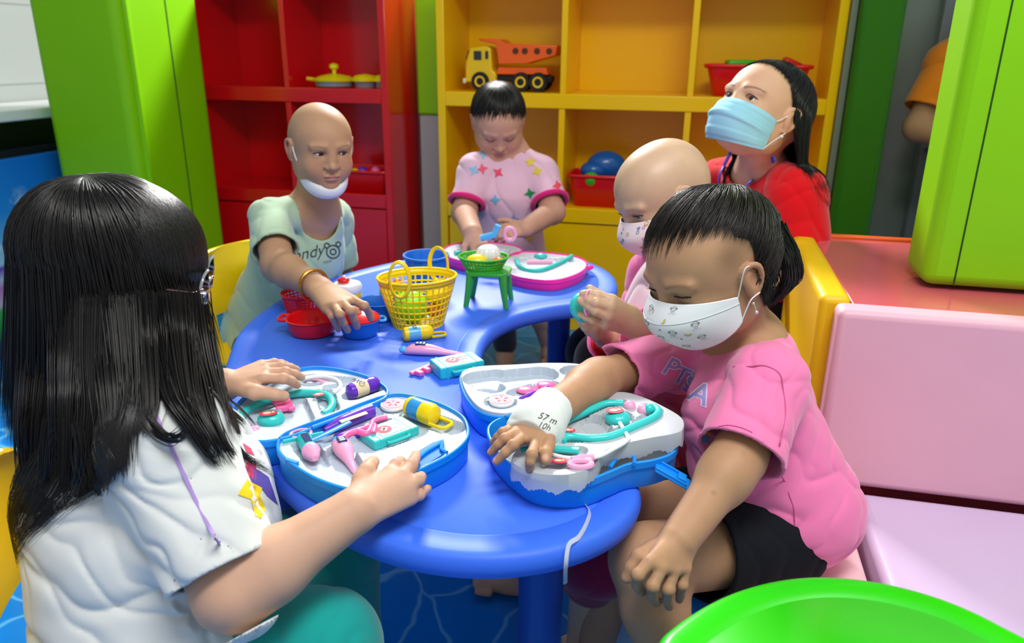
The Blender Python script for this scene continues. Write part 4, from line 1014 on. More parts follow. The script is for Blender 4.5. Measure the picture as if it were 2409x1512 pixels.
        ln = MB(); ln.v = []; n_ = 24; vs = [h.p(q * .034, .103, -.006)] + [h.p(q * (.034 + .023 * math.cos(2 * PI * i / n_)), .101 - .006 * abs(math.cos(2 * PI * i / n_)), -.006 + .020 * math.sin(2 * PI * i / n_)) for i in range(n_)]
        ln.add(vs, [(0, i + 1, (i + 1) % n_ + 1) for i in range(n_)]).build('lens', mat('lens_glass', '#ffffff', .02, .5, trans=1, ior=1.2), fr, world=True, solid=.0012)
    return t
girl_white()
# ------------------------------------------------------------------ boy in green
def boy_green():
    t = thing('person', 'child in pale green T-shirt with shaved head', 'person', (-.62, 1.9, 0))
    SK = skin_mat('skin_olive', '#ba9070'); J = aty; Z = onz
    h = Head(J(750, 312, 1.84), (.50, -.86, -.13), (.02, 0, 1), .90, open=.9, thin=1.06, cran=True)
    neckb = J(742, 498, 1.90); chest = J(705, 600, 1.92); hipc = J(650, 760, 1.99)
    shR = J(632, 512, 1.81); elR = J(655, 625, 1.66); wrR = Z(748, 676, .590); shL = J(782, 512, 2.02); elL = J(800, 655, 2.05); wrL = J(760, 700, 2.02)
    S = SDF(); S.k = .02; h.sculpt(S)
    S.cap(h.p(0, -.025, -.05), neckb, .047, .048, .02); S.chain([neckb, chest, hipc], [.055, .09, .09], .04); S.cap(neckb, shR, .045, .04, .03); S.cap(neckb, shL, .045, .04, .03)
    S.chain([shR, elR], [.04, .036], .02); S.chain([elR, elR.lerp(wrR, .3), wrR], [.034, .035, .024], .02); S.chain([shL, elL, wrL], [.038, .033, .024], .02)
    fR = [[Z(829, 705, .600), Z(857, 719, .595), Z(867, 734, .575), Z(873, 750, .558)], [Z(808, 715, .602), Z(825, 731, .598), Z(833, 750, .578), Z(840, 768, .556)],
          [Z(787, 720, .600), Z(799, 739, .596), Z(808, 759, .575), Z(818, 777, .552)], [Z(767, 726, .592), Z(781, 743, .586), Z(789, 760, .568), Z(796, 775, .550)]]
    tR = [Z(790, 690, .580), Z(818, 715, .565), Z(832, 730, .555), Z(845, 740, .545)]
    hand_chain(S, wrR, fR, tR, .150, k=.006, fr=.92)
    hl = [J(620, 815, 1.93), J(700, 800, 2.05)]; kn = [hl[0] + Vector((.22, -.14, .0)), hl[1] + Vector((.24, -.10, 0))]
    for a, b in zip(hl, kn): S.chain([a, b], [.068, .052], .02); f_ = Vector((b.x + .02, b.y - .02, .05)); S.chain([b, f_], [.048, .028], .02); skinny_foot(S, f_, (.8, -.5, 0), .2)
    hand_auto(S, wrL, (.2, -.8, -.5), (0, -.3, 1), .15)
    nails(h.spots, fR, (0, -.2, 1), .155, '#cc9890'); h.brows('#6a4c38', .45, .0036)
    h.spots += [(h.p(0, -.05, .02), [.09 * h.s, .075 * h.s, .07 * h.s], '#7d785e', .7, .5, h.R), (h.p(.004, .09, -.052), [.0035] * 3, '#5a2c22', .7, .8, None)]
    h.spots += [(h.p(q * .03, .085, -.002), [.022, .02, .011], '#8a5c48', .35, .9, h.R) for q in (-1, 1)]
    b = S.build('body', SK, .0024, t); tint(b, SK['base'], h.spots); h.eyes(t, look=(-.35, -.05))
    GC = jersey('sage_jersey', '#a9c4a6'); G = SDF(); G.k = .03
    sR = shR.lerp(elR, .72); sL = shL.lerp(elL, .75); d1 = (elR - shR).normalized(); d2 = (elL - shL).normalized()
    G.chain([neckb + Vector((0, .01, -.03)), chest, hipc + Vector((-.02, 0, 0))], [.065, .108, .118], .04); G.cap(neckb, shR, .052, .043, .02); G.cap(neckb, shL, .052, .043, .02)
    G.cap(shR, shR + (sR - shR) * 1.3, .045, .056, .015); G.cap(shL, shL + (sL - shL) * 1.3, .05, .055, .03); G.ell(hipc + Vector((-.02, 0, -.04)), (.13, .12, .08), None, .03)
    G.disp = lambda p: folds(p, (.5, 0, 1), 40, 8, .9) * .0045 * np.clip((.78 - p[:, 2]) / .15, .2, 1) + folds(p, (1, -.4, .6), 55, 10, 2) * .0018
    G.shell = .006; G.cutcyl(sR, sR + d1 * .15, .12, 2); G.cutcyl(sL, sL + d2 * .15, .1, 2)
    f = h.R @ Vector((0, 1, 0)); nf = Vector((.42, -.9, 0)).normalized(); G.cutell(neckb + nf * .045 + Vector((0, 0, .012)), (.060, .05, .075)); G.cutcyl(neckb, neckb + Vector((0, 0, .2)), .06)
    o = G.build('t_shirt', GC, .003, t); bt = bvh(o)
    ink = mat('dark_print', '#3c4648', .8)
    for txt, x, y, sz, sh_ in (('Trendy', 704, 600, .040, .4), ('tour', 771, 614, .014, 0)):
        r = ray(x, y).normalized(); hit = bt.ray_cast(CO, r, 4)
        if hit[0] is not None: lay('printed_lettering', bt, text_mesh(txt, sz, sh_, 0, -.0002), look_frame(hit[0] - (r + Vector((-.25, .1, 0))).normalized() * .05, (r + Vector((-.25, .1, 0))).normalized(), .12), ink, o, off=.0015, sub=2, dist=.3)
    r = ray(784, 592).normalized(); hit = bt.ray_cast(CO, r, 4)
    if hit[0] is not None: lay('printed_emblem', bt, [ring2(.016, .003), ring2(.007, .003, 12), ring2(.006, .003, 10, 1, 1, 0, 2 * PI, -.014, .016), ring2(.006, .003, 10, 1, 1, 0, 2 * PI, .014, .018)], look_frame(CO + r * (hit[3] - .08), r), ink, o, off=.0015, sub=1, dist=.3)
    D = SDF(); D.k = .03
    for a, b_ in zip(hl, kn): D.cap(hipc + Vector((0, 0, -.03)), a, .09, .08, .03); D.cap(a, b_, .08, .065, .02); D.cap(b_, Vector((b_.x + .02, b_.y - .02, .14)), .06, .05, .02)
    D.build('trousers', jersey('grey_trousers', '#4a4c50'), .004, t)
    # mask pulled under the chin: a sling that hugs the jaw, and its ear cord
    MM = mat('plain_white_mask', '#dfe6ec', .75, .2); mk = Mask(h, [(.076, -.086), (.082, -.096), (.078, -.112), (.062, -.122)], (.063, .012, -.045, -.070))
    mo = mk.build('face_mask', MM, t)
    for q in (-1, 1): MB().tube(spline([h.p(q * .060, .020, -.052), h.p(q * .071, .022, -.030), h.p(q * .077, .012, -.002), h.p(q * .078, .004, .016)], 5), .0024, 8, flat=.5).build('ear_loop', mat('white_elastic', '#e8ecee'), mo, world=True)
    # golden bracelet
    a = wrR.lerp(elR, .10); ax = (wrR - elR).normalized(); u_ = ax.cross(Vector((0, 0, 1))).normalized(); v_ = ax.cross(u_)
    MB().tube([a + (u_ * math.cos(q) + v_ * math.sin(q)) * .0315 + ax * .004 * math.cos(q) for q in [i * PI / 16 for i in range(32)]], [.0042 if i % 2 else .0034 for i in range(32)], 8, closed=True).build('bracelet', mat('gold_chain', '#b8823a', .3, .6, metal=.8), t, world=True)
boy_green()
# ------------------------------------------------------------------ child with bare head behind the girl in pink
def child_bald():
    t = thing('person', 'bare-headed child with pink sleeves and printed mask holding a small ring toy', 'person', (.33, 1.35, .3))
    SK = skin_mat('skin_fair', '#cba88a', .42, .4, .05); J = aty
    h = Head(J(1558, 418, 1.43), (-.80, -.38, -.42), (-.3, 0, 1), .91, open=.5, cran=True)
    neckb = J(1618, 585, 1.47); chest = J(1600, 720, 1.46); hipc = J(1640, 880, 1.45)
    shN = J(1655, 660, 1.36); elN = J(1600, 850, 1.24); wrN = J(1478, 752, 1.225); shF = J(1545, 645, 1.54); elF = J(1490, 830, 1.45); wrF = J(1425, 790, 1.33)
    S = SDF(); S.k = .02; h.sculpt(S, True, False)
    S.cap(h.p(0, -.03, -.05), neckb, .042, .045, .02); S.chain([neckb, chest, hipc], [.05, .08, .085], .04); S.cap(neckb, shN, .04, .036, .03); S.cap(neckb, shF, .04, .036, .03)
    S.chain([shN, elN, wrN], [.036, .032, .024], .02); S.chain([shF, elF, wrF], [.036, .032, .024], .02)
    fN = [[J(1440, 704, 1.20), J(1405, 695, 1.20), J(1388, 690, 1.20), J(1371, 691, 1.205)], [J(1436, 722, 1.19), J(1402, 712, 1.185), J(1386, 707, 1.19), J(1374, 706, 1.20)],
          [J(1431, 744, 1.19), J(1401, 730, 1.185), J(1384, 719, 1.19), J(1365, 707, 1.20)], [J(1425, 764, 1.20), J(1395, 752, 1.195), J(1378, 746, 1.20), J(1363, 740, 1.21)]]
    tN = [J(1445, 715, 1.235), J(1415, 700, 1.24), J(1400, 690, 1.24), J(1388, 680, 1.24)]
    hand_chain(S, wrN, fN, tN, .135, k=.006)
    fF = [[J(1400, 762, 1.25), J(1380, 745, 1.235), J(1370, 730, 1.235), J(1367, 716, 1.24)], [J(1398, 772, 1.25), J(1376, 757, 1.24), J(1365, 743, 1.24), J(1361, 728, 1.245)], [J(1400, 782, 1.26), J(1378, 770, 1.25), J(1366, 757, 1.25), J(1361, 745, 1.25)], [J(1405, 790, 1.27), J(1385, 780, 1.26), J(1374, 770, 1.26), J(1368, 760, 1.26)]]
    hand_chain(S, wrF, fF, [J(1412, 765, 1.27), J(1395, 745, 1.26), J(1385, 728, 1.25), J(1380, 712, 1.245)], .13, k=.006)
    kn1 = J(1408, 1300, 1.02); kn2 = J(1330, 1180, 1.16)
    S.chain([J(1640, 930, 1.38), kn1], [.06, .048], .02); S.chain([J(1600, 915, 1.48), kn2], [.06, .046], .02)
    for k_, ft in ((kn1, (kn1.x - .01, kn1.y + .08, .05)), (kn2, (.03, 1.30, .05))): S.chain([k_, Vector(ft)], [.043, .027], .02); skinny_foot(S, ft, (-1, .1, 0), .15)
    h.spots.append((h.p(0, -.01, .07), [.1 * h.s] * 3, '#cdb092', .3, .9, None))
    for q in (-1, 1): h.spots.append((h.p(q * .032, .087, .0175), [.022, .016, .0035], '#a08066', .5, .7, h.R)); h.spots.append((h.p(q * .03, .085, -.002), [.020, .02, .009], '#8a5c48', .35, .9, h.R))
    b = S.build('body', SK, .0023, t); tint(b, SK['base'], h.spots); h.eyes(t, look=(0, -.25))
    HP = jersey('hot_pink_jersey', '#f070b0'); PP = jersey('pale_pink_jersey', '#ecd0d8'); G = SDF(); G.k = .03
    G.chain([neckb + Vector((0, 0, -.02)), chest, hipc], [.062, .10, .105], .04); G.disp = lambda p: folds(p, (.6, 0, 1), 44, 9, 3) * .004 + wr(p, 20) * .003; G.shell = .006
    G.cutell(neckb + Vector((-.01, 0, .03)), (.055, .055, .05)); G.cutplane((0, 0, .306), (0, 0, -1)); body = G.build('t_shirt', PP, .003, t)
    for (a, e_, w_, rr) in ((shN, elN, wrN, .066), (shF, elF, wrF, .062)):
        E = SDF(); E.k = .02; d = (w_ - e_).normalized(); c = e_.lerp(w_, .80); E.cap(neckb.lerp(a, .45), a, .05, .056, .02); E.cap(a, e_, .056, .052, .02); E.cap(e_, c + d * .03, .050, .050, .02)
        E.disp = lambda p: folds(p, (.6, .3, 1), 60, 11, 1) * .004; E.shell = .005; E.cutcyl(c, c + d * .15, .09); s_ = E.build('sleeve', HP, .0028, body)
        if w_ is wrF: 
            L_ = SDF(); L_.k = .01; L_.cap(e_.lerp(w_, .3), c - d * .004, .043, .043); L_.shell = .003; L_.cutcyl(c - d * .004, c + d * .1, .09); L_.build('sleeve_lining', mat('red_lining', '#e8102c', .7), .003, s_)
    D = SDF(); D.k = .03; D.cap(hipc, J(1640, 930, 1.38), .09, .08, .03); D.cap(hipc, J(1600, 915, 1.48), .09, .08, .03); D.cap(J(1640, 930, 1.38), kn1, .075, .066, .03); D.cap(J(1600, 915, 1.48), kn2, .07, .062, .03); D.cap(kn1, kn1 + Vector((-.005, .02, -.05)), .064, .056, .02)
    D.disp = lambda p: folds(p, (1, .4, .2), 44, 9, 2.2) * .003; D.cutplane((0, 0, .305), (0, 0, -1)) if False else None
    D.build('trousers', jersey('maroon_cloth', '#8c1c4c'), .0035, t)
    mk = Mask(h, [(.0935, -.010), (.108, -.024), (.1175, -.040), (.1135, -.058), (.099, -.080), (.078, -.100)], (.0735, .018, -.022, -.060)); mo = mk.build('face_mask', mat('printed_white_mask', '#ead8de', .75, .2), t)
    m1, m2, m3 = MB(), MB(), MB(); rng = random.Random(4)
    for i in range(46): u, v = rng.uniform(-.8, .8), rng.uniform(.06, .95); mk.decal([m1, m2, m3][i % 3], u, v, [star2(5, 1, .55)] if i % 2 else [ring2(.8, .4, 10)], rng.uniform(.0025, .005), rng.random() * 3)
    for m_, c in ((m1, '#c86a98'), (m2, '#7a88b0'), (m3, '#c8a860')): m_.build('mask_print', mat('mask_' + c[1:], c, .8), mo, world=True)['kind'] = 'stuff'
    for q in (-1, 1): MB().tube(spline([h.p(q * .064, .024, -.026), h.p(q * .076, .018, -.0), h.p(q * .080, .004, .018)], 5), .0014, 8).build('ear_loop', mat('white_elastic', '#e8ecee'), mo, world=True)
    c = J(1383, 704, 1.195); tag(MB().tube([c + Vector((.010 * math.cos(a) * .5, .004 * math.cos(a), .021 * math.sin(a) - .006)) for a in [i * PI / 12 for i in range(24)]], .0024, 10, closed=True).build('toy_ring', mat('light_pink_plastic', '#f4a8cc', .25, .5, coat=.3), world=True), 'pale pink toy ring held by the bare-headed child', 'toy')
    c = J(1372, 722, 1.225); M_ = Matrix.Translation(c) @ Euler((math.radians(70), .3, .5)).to_matrix().to_4x4()
    tag(MB().lathe([(.0, -.006), (.024, -.006), (.026, 0), (.024, .006), (0, .006)], 24, M_, caps=False).build('toy_mirror', mat('teal_plastic', '#30c8c4', .3, .5, coat=.2)), 'round teal toy piece held between both hands of the bare-headed child', 'toy')
child_bald()
# ------------------------------------------------------------------ woman in red
def woman_red():
    t = thing('person', 'woman in red T-shirt with blue face mask and lanyard, looking up', 'person', (.60, 1.93, .3))
    SK = skin_mat('skin_pale', '#e0b094'); J = aty
    h = Head(J(1815, 240, 1.90), (-.74, -.50, .42), (.42, .2, 1), 1.10, open=.95, cran=True)
    neckb = J(1790, 405, 1.98); chest = J(1810, 520, 1.98); hipc = J(1850, 720, 1.98)
    shN = J(1872, 462, 1.84); elN = J(1890, 610, 1.80); wrN = J(1795, 690, 1.70); shF = J(1700, 430, 2.10); elF = J(1660, 560, 2.05); wrF = J(1600, 640, 1.9)
    S = SDF(); S.k = .02; h.sculpt(S, True, False); S.cap(h.p(0, -.035, -.05), neckb, .050, .055, .02); S.chain([neckb, chest, hipc], [.06, .10, .11], .04)
    S.cap(neckb, shN, .05, .045, .03); S.cap(neckb, shF, .05, .045, .03); S.chain([shN, elN, wrN], [.048, .042, .028], .02); S.chain([shF, elF, wrF], [.048, .040, .028], .02)
    hand_auto(S, wrN, (-.8, -.3, -.4), (0, 0, 1), .165); hand_auto(S, wrF, (-.8, -.3, -.4), (0, 0, 1), .165, side=-1)
    hips = [J(1830, 770, 1.92), J(1790, 750, 2.08)]; kn = [J(1425, 850, 1.72), J(1400, 830, 1.85)]
    for a, b_ in zip(hips, kn): S.chain([a, b_], [.085, .062], .02); f_ = Vector((b_.x, b_.y - .02, .05)); S.chain([b_, f_], [.055, .032], .02); skinny_foot(S, f_, (-1, -.2, 0), .22)
    h.spots += [(h.p(q * .055, .02, .03), [.03] * 3, '#e8bca4', .2, .9, None) for q in (-1, 1)]; h.brows('#4a3a34', .7, .0036)
    b = S.build('body', SK, .0026, t); tint(b, SK['base'], h.spots); h.eyes(t, look=(0, .15))
    RT = jersey('red_jersey', '#e00c1c'); G = SDF(); G.k = .03; sN = shN.lerp(elN, .80); sF = shF.lerp(elF, .8); d1 = (elN - shN).normalized(); d2 = (elF - shF).normalized()
    G.chain([neckb + Vector((0, 0, -.04)), chest, hipc], [.075, .125, .125], .04); G.cap(neckb + Vector((0, 0, -.01)), shN, .058, .066, .035); G.cap(neckb + Vector((0, 0, -.01)), shF, .058, .062, .035); G.cap(shN, shN + (sN - shN) * 1.3, .068, .066, .03); G.cap(shF, shF + (sF - shF) * 1.3, .062, .06, .03)
    G2 = SDF(); G2.P = list(G.P); G2.k = .03
    G.disp = lambda p: folds(p, (.3, .1, 1), 40, 8, .5) * .004 + folds(p, (1, 0, .6), 50, 9, 1) * .003; G.shell = .006; G.cutcyl(sN, sN + d1 * .15, .12, 2); G.cutcyl(sF, sF + d2 * .15, .1, 2)
    nf = Vector((-.75, -.6, 0)).normalized(); G.cutell(neckb + nf * .05 + Vector((0, 0, .025)), (.072, .066, .06)); G.cutcyl(neckb, neckb + Vector((0, 0, .2)), .066)
    o = G.build('t_shirt', RT, .0032, t)
    D = SDF(); D.k = .03
    for a, b_ in zip(hips, kn): D.cap(hipc, a, .12, .1, .03); D.cap(a, b_, .095, .075, .02); D.cap(b_, Vector((b_.x, b_.y - .02, .12)), .07, .055, .02)
    D.build('trousers', jersey('black_trousers', '#0c0c10'), .004, t)
    mk = Mask(h, [(.0925, -.012), (.1055, -.026), (.112, -.042), (.111, -.060), (.102, -.080), (.086, -.099)], (.071, .022, -.022, -.084))
    def pl(u, v):
        return .0022 * max(0, math.cos(u * 1.5)) * (math.sin(v * 17) > .2) + .003 * math.exp(-((v - .45 - .12 * abs(u)) / .05) ** 2) * (1 - u * u)
    mo = mk.build('face_mask', mat('blue_mask_cloth', '#9fd6ee', .8, .2, var=.04, vscale=30), t, pleat=pl, nv=41)
    for q in (-1, 1):
        for z0, z1, y1 in ((-.022, .008, -.0), (-.080, -.035, -.004)): MB().tube(spline([h.p(q * .071, .022, z0), h.p(q * .077, .014, (z0 + z1) / 2 - .004), h.p(q * .083, y1, z1)], 5), .0012, 8).build('ear_loop', mat('white_elastic', '#e8ecee'), mo, world=True)
        MB().tube([h.M @ mk.at(q * .98, i / 12, .0008) for i in range(13)], .0012, 6).build('mask_edge', mat('pale_mask_edge', '#cfe8f4', .8), mo, world=True)
        MB().sphere(h.p(q * .080, -.001, -.044), .0042, 14, 10).build('pearl_earring', mat('pearl', '#f4ece0', .15, .6, coat=.5), t, world=True)
    col = G2; col.P += S.P[:6]
    def L(f): a = abs(f); return 0 if a < .9 else min(1, (a - .9) / .8) * .20
    def the(f): a = abs(f); return 1.36 if a < .3 else (1.36 + (a - .3) * .22 if a < 1.2 else 1.575)
    hair('hair', hair_mat('smooth_black_hair', '#100e0e', .3), t, h, (0, -.025, .024), (.082, .100, .086), the, 2200, L, crown=(.05, -.3, 1), w=.0011, lift=.006, jit=.06, dseg=9, collide=col, hug=.10, drift=(0, -.15, 0), gap=.004)
    # lanyard
    bt = bvh(o); LB = mat('blue_lanyard', '#3038c0', .5)
    for px in ([(1822, 372), (1800, 392), (1778, 415), (1758, 435), (1738, 460)], [(1718, 360), (1705, 385), (1695, 405), (1690, 430)]):
        pts = []
        for x, y in px:
            r = ray(x, y).normalized(); hit = bt.ray_cast(CO, r, 4); pts.append(CO + r * ((hit[3] if hit[0] is not None and hit[3] < 2.2 else 1.95) - .02))
        MB().tube(spline(pts, 4), .0075, 8, flat=.3, up=(0, -1, .3)).build('lanyard', LB, t, world=True)
woman_red()
# ------------------------------------------------------------------ toddler at the far side
def toddler():
    t = thing('person', 'small child in pale pink T-shirt with magenta trim standing beyond the table', 'person', (0, 2.42, 0))
    SK = skin_mat('skin_toddler', '#cc9c86'); J = aty; Z = onz
    h = Head(J(1172, 258, 2.40), (.08, -.80, -.60), (0, -.3, 1), .95, open=0, thin=1.12, cran=True)
    neckb = J(1200, 362, 2.45); chest = J(1195, 460, 2.44); hipc = J(1205, 600, 2.46)
    shL = J(1118, 402, 2.40); elL = J(1092, 500, 2.32); wrL = Z(1112, 548, .585); shR = J(1272, 408, 2.42); elR = J(1300, 498, 2.32); wrR = J(1236, 538, 2.18)
    S = SDF(); S.k = .02; h.sculpt(S); S.cap(h.p(0, -.03, -.05), neckb, .042, .045, .02); S.chain([neckb, chest, hipc], [.05, .085, .09], .04); S.cap(neckb, shL, .04, .038, .03); S.cap(neckb, shR, .04, .038, .03)
    S.chain([shL, elL, wrL], [.040, .036, .027], .02); S.chain([shR, elR, wrR], [.040, .036, .027], .02)
    hand_auto(S, wrL, (.35, -.75, -.45), (0, -.5, 1), .115, (.35, .35, .4, .4), side=1); hand_auto(S, wrR, (-.85, -.35, -.05), (0, -.7, .6), .115, (.6, .6, .6, .6), side=1)
    for x, f_ in ((J(1165, 660, 2.46), J(1188, 850, 2.55)), (J(1250, 660, 2.47), J(1292, 830, 2.6))):
        f_ = Vector((f_.x, f_.y - .04, .05)); S.chain([x, x.lerp(f_, .5), f_], [.055, .042, .03], .02); skinny_foot(S, f_, (0, -1, 0), .14)
    h.brows('#6a5248', .4, .003); b = S.build('body', SK, .0028, t); tint(b, SK['base'], h.spots); h.eyes(t)
    def the(f): a = abs(f); return 1.62 if a < .9 else (1.62 + (a - .9) * .1 if a < 1.6 else 1.69 + min((a - 1.6), 1) * .5)
    hair('hair', hair_mat('dark_child_hair', '#141112', .34), t, h, (0, -.018, .024), (.082, .097, .086), the, 1500, 0, crown=(0, -.35, 1), w=.0013, lift=.007, jit=.14, sweep=.3)
    LP = jersey('light_pink_jersey', '#e4bcd4'); TR = jersey('magenta_trim', '#e02080'); G = SDF(); G.k = .03; sL = shL.lerp(elL, .78); sR = shR.lerp(elR, .78); d1 = (elL - shL).normalized(); d2 = (elR - shR).normalized()
    G.chain([neckb + Vector((0, 0, -.03)), chest, hipc], [.06, .102, .108], .04); G.cap(neckb + Vector((0, 0, -.01)), shL, .05, .048, .03); G.cap(neckb + Vector((0, 0, -.01)), shR, .05, .048, .03); G.cap(shL, shL + (sL - shL) * 1.3, .048, .054, .03); G.cap(shR, shR + (sR - shR) * 1.3, .048, .056, .03)
    G.disp = lambda p: folds(p, (.9, 0, .4), 42, 8, .5) * .004 + wr(p, 22) * .002; G.shell = .006; G.cutcyl(sL, sL + d1 * .10, .068, 2); G.cutcyl(sR, sR + d2 * .10, .068, 2); G.cutcyl(neckb + Vector((0, 0, -.02)), neckb + Vector((0, -.02, .2)), .052); G.cutplane(hipc + Vector((0, 0, -.11)), (0, 0, -1))
    o = G.build('t_shirt', LP, .003, t); bt = bvh(o)
    for c, d, r0 in ((sL, d1, .0525), (sR, d2, .0545)):
        u_ = d.cross(Vector((0, 1, 0))).normalized(); v_ = d.cross(u_); MB().tube([c - d * .004 + (u_ * math.cos(q) + v_ * math.sin(q)) * r0 for q in [i * PI / 16 for i in range(32)]], .008, 8, closed=True).build('sleeve_trim', TR, o, world=True)
    MB().tube([neckb + Vector((math.cos(q) * .054, math.sin(q) * .054, .008 + .016 * math.sin(q))) for q in [i * PI / 16 for i in range(32)]], .0075, 8, closed=True).build('neck_trim', TR, o, world=True)
    for x, y, c, k_ in [(1172, 406, '#e8486c', 4), (1248, 381, '#e0c840', 5), (1264, 403, '#e0c840', 4), (1246, 455, '#188a50', 4), (1165, 470, '#6ab4e0', 4), (1115, 400, '#88c0e8', 4), (1135, 397, '#e86080', 4), (1208, 517, '#8898d8', 5), (1122, 497, '#e8cc30', 4), (1138, 362, '#90c4e8', 4), (1245, 560, '#e8b830', 4), (1312, 436, '#e84860', 4)]:
        r = ray(x, y).normalized(); hit = bt.ray_cast(CO, r, 4)
        if hit[0] is not None: lay('printed_star', bt, [star2(k_, .018, .008, rot=random.random() * 3)], look_frame(CO + r * (hit[3] - .06), r), mat('star' + c[1:], c, .7), o, off=.0015, sub=1, dist=.2)
    D = SDF(); D.k = .02
    D.cap(hipc + Vector((0, 0, -.05)), hipc + Vector((0, 0, -.10)), .095, .095)
    for x, f_ in ((J(1165, 660, 2.46), J(1188, 850, 2.55)), (J(1250, 660, 2.47), J(1292, 830, 2.6))): D.cap(x + Vector((0, 0, .04)), Vector((f_.x, f_.y - .04, .08)), .064, .042, .02)
    D.build('trousers', jersey('charcoal_leggings', '#34343c'), .004, t)
toddler()
# ------------------------------------------------------------------ person in orange, mostly behind the right pillar
def person_orange():
    t = thing('person', 'person in orange T-shirt half hidden by the right pillar', 'person', (1.45, 2.6, 0))
    SK = skin_mat('skin_tan', '#b48a68'); J = aty
    neckb = J(2310, 90, 2.62); chest = J(2310, 200, 2.62); hipc = J(2300, 480, 2.64); shF = J(2232, 150, 2.60); elF = J(2160, 300, 2.56); wrF = J(2250, 330, 2.45); shN = J(2385, 150, 2.66); elN = J(2420, 320, 2.66); wrN = J(2400, 470, 2.6)
    h = Head(neckb + Vector((-.02, -.02, .17)), (-.3, -.95, 0), (0, 0, 1), 1.05)
    S = SDF(); S.k = .02; h.sculpt(S); S.cap(h.p(0, -.03, -.05), neckb, .048, .05, .02); S.chain([neckb, chest, hipc], [.055, .1, .1], .04)
    for a, e_, w_ in ((shF, elF, wrF), (shN, elN, wrN)): S.cap(neckb, a, .045, .042, .03); S.chain([a, e_, w_], [.046, .043, .03], .02)
    hand_auto(S, wrF, (.9, -.2, .1), (0, -1, .2), .16); hand_auto(S, wrN, (0, 0, -1), (1, 0, 0), .16)
    for q in (-1, 1): S.chain([hipc + Vector((q * .07, 0, -.05)), Vector((hipc.x + q * .08, hipc.y, .05))], [.075, .035], .02); skinny_foot(S, (hipc.x + q * .08, hipc.y, .05), (0, -1, 0), .2)
    h.brows(); b = S.build('body', SK, .004, t); tint(b, SK['base'], h.spots); h.eyes(t)
    hair('hair', hair_mat('dark_child_hair', '#141112', .34), t, h, (0, -.018, .024), (.082, .097, .086), 1.75, 500, 0, w=.002)
    G = SDF(); G.k = .03; sF = shF.lerp(elF, .72); sN = shN.lerp(elN, .72); d1 = (elF - shF).normalized(); d2 = (elN - shN).normalized()
    G.chain([neckb + Vector((0, 0, -.04)), chest, hipc], [.07, .125, .125], .04); G.cap(neckb, shF, .055, .066, .03); G.cap(neckb, shN, .055, .066, .03); G.cap(shF, shF + (sF - shF) * 1.3, .066, .072, .03); G.cap(shN, shN + (sN - shN) * 1.3, .066, .072, .03)
    G.disp = lambda p: folds(p, (.5, 0, 1), 36, 7, .5) * .005; G.shell = .007; G.cutcyl(sF, sF + d1 * .15, .12, 2); G.cutcyl(sN, sN + d2 * .15, .12, 2); G.cutcyl(neckb, neckb + Vector((0, 0, .2)), .06); G.cutplane(hipc + Vector((0, 0, -.08)), (0, 0, -1)); G.build('t_shirt', jersey('orange_jersey', '#e88418'), .004, t)
    D = SDF(); D.k = .02
    for q in (-1, 1): D.cap(hipc + Vector((q * .07, 0, -.02)), Vector((hipc.x + q * .08, hipc.y, .1)), .092, .055, .02)
    D.build('trousers', jersey('black_trousers', '#0c0c10'), .005, t)
person_orange()
# ------------------------------------------------------------------ toy materials
def pm(n, c, r=.28, **k): return mat(n, c, r, .5, coat=k.pop('coat', .2), **k)
CB = pm('case_blue', '#0a8ef0', .42, coat=.05); TEAL = pm('teal_plastic', '#30c8c4'); LPK = pm('light_pink_plastic', '#f4a8cc'); HPK = pm('bright_pink_plastic', '#ff6cae'); PUR = pm('purple_plastic', '#6a2cc0'); WHT = pm('white_plastic', '#e8ebee')
TRAYM = pm('tray_plastic', '#b6c4d2', .6, coat=0); YEL2 = pm('toy_yellow', '#f4d400'); REDP = pm('toy_red', '#e0101c'); GREP = pm('toy_green', '#3cb828'); BLUP = pm('toy_blue', '#1470d0'); MAG = pm('case_pink', '#ff2c9c'); LIME = pm('lime_translucent', '#8cf020', .3); ORG = pm('toy_orange', '#ff7820')
def ccw(P):
    a = sum(P[i - 1][0] * P[i][1] - P[i][0] * P[i - 1][1] for i in range(len(P))); return P[::-1] if a < 0 else P
def outline(px, z, n=6):
    q = [onz(x, y, z) for x, y in px]; return ccw([(p.x, p.y) for p in spline([(p.x, p.y, 0) for p in q], n, True)])
def inpoly(x, y, P):
    c = False
    for i in range(len(P)):
        (x1, y1), (x2, y2) = P[i - 1][:2], P[i][:2]
        if (y1 > y) != (y2 > y) and x < (x2 - x1) * (y - y1) / (y2 - y1) + x1: c = not c
    return c
def case_shell(T, px, z0, z1, m, name='case_half'):
    P = outline(px, z1); r = lambda d, z: [(x, y, z) for x, y in (offset_poly(P, d) if d else P)]
    o = MB().loft([r(.010, z0), r(.004, z0 + .001), r(.0015, z0 + .006), r(.001, z1 - .011), r(-.0012, z1 - .010), r(-.0012, z1 - .001), r(0, z1), r(.002, z1), r(.0028, z1 - .002), r(.0035, z1 - .012), r(.005, z0 + .004)]).build(name, m, T, world=True, angle=50)
    return o, P
def sdseg(p, a, b):
    ax, ay = a; bx, by = b; dx, dy = bx - ax, by - ay; L = dx * dx + dy * dy or 1e-9; t = max(0, min(1, ((p[0] - ax) * dx + (p[1] - ay) * dy) / L)); return math.hypot(p[0] - ax - t * dx, p[1] - ay - t * dy)
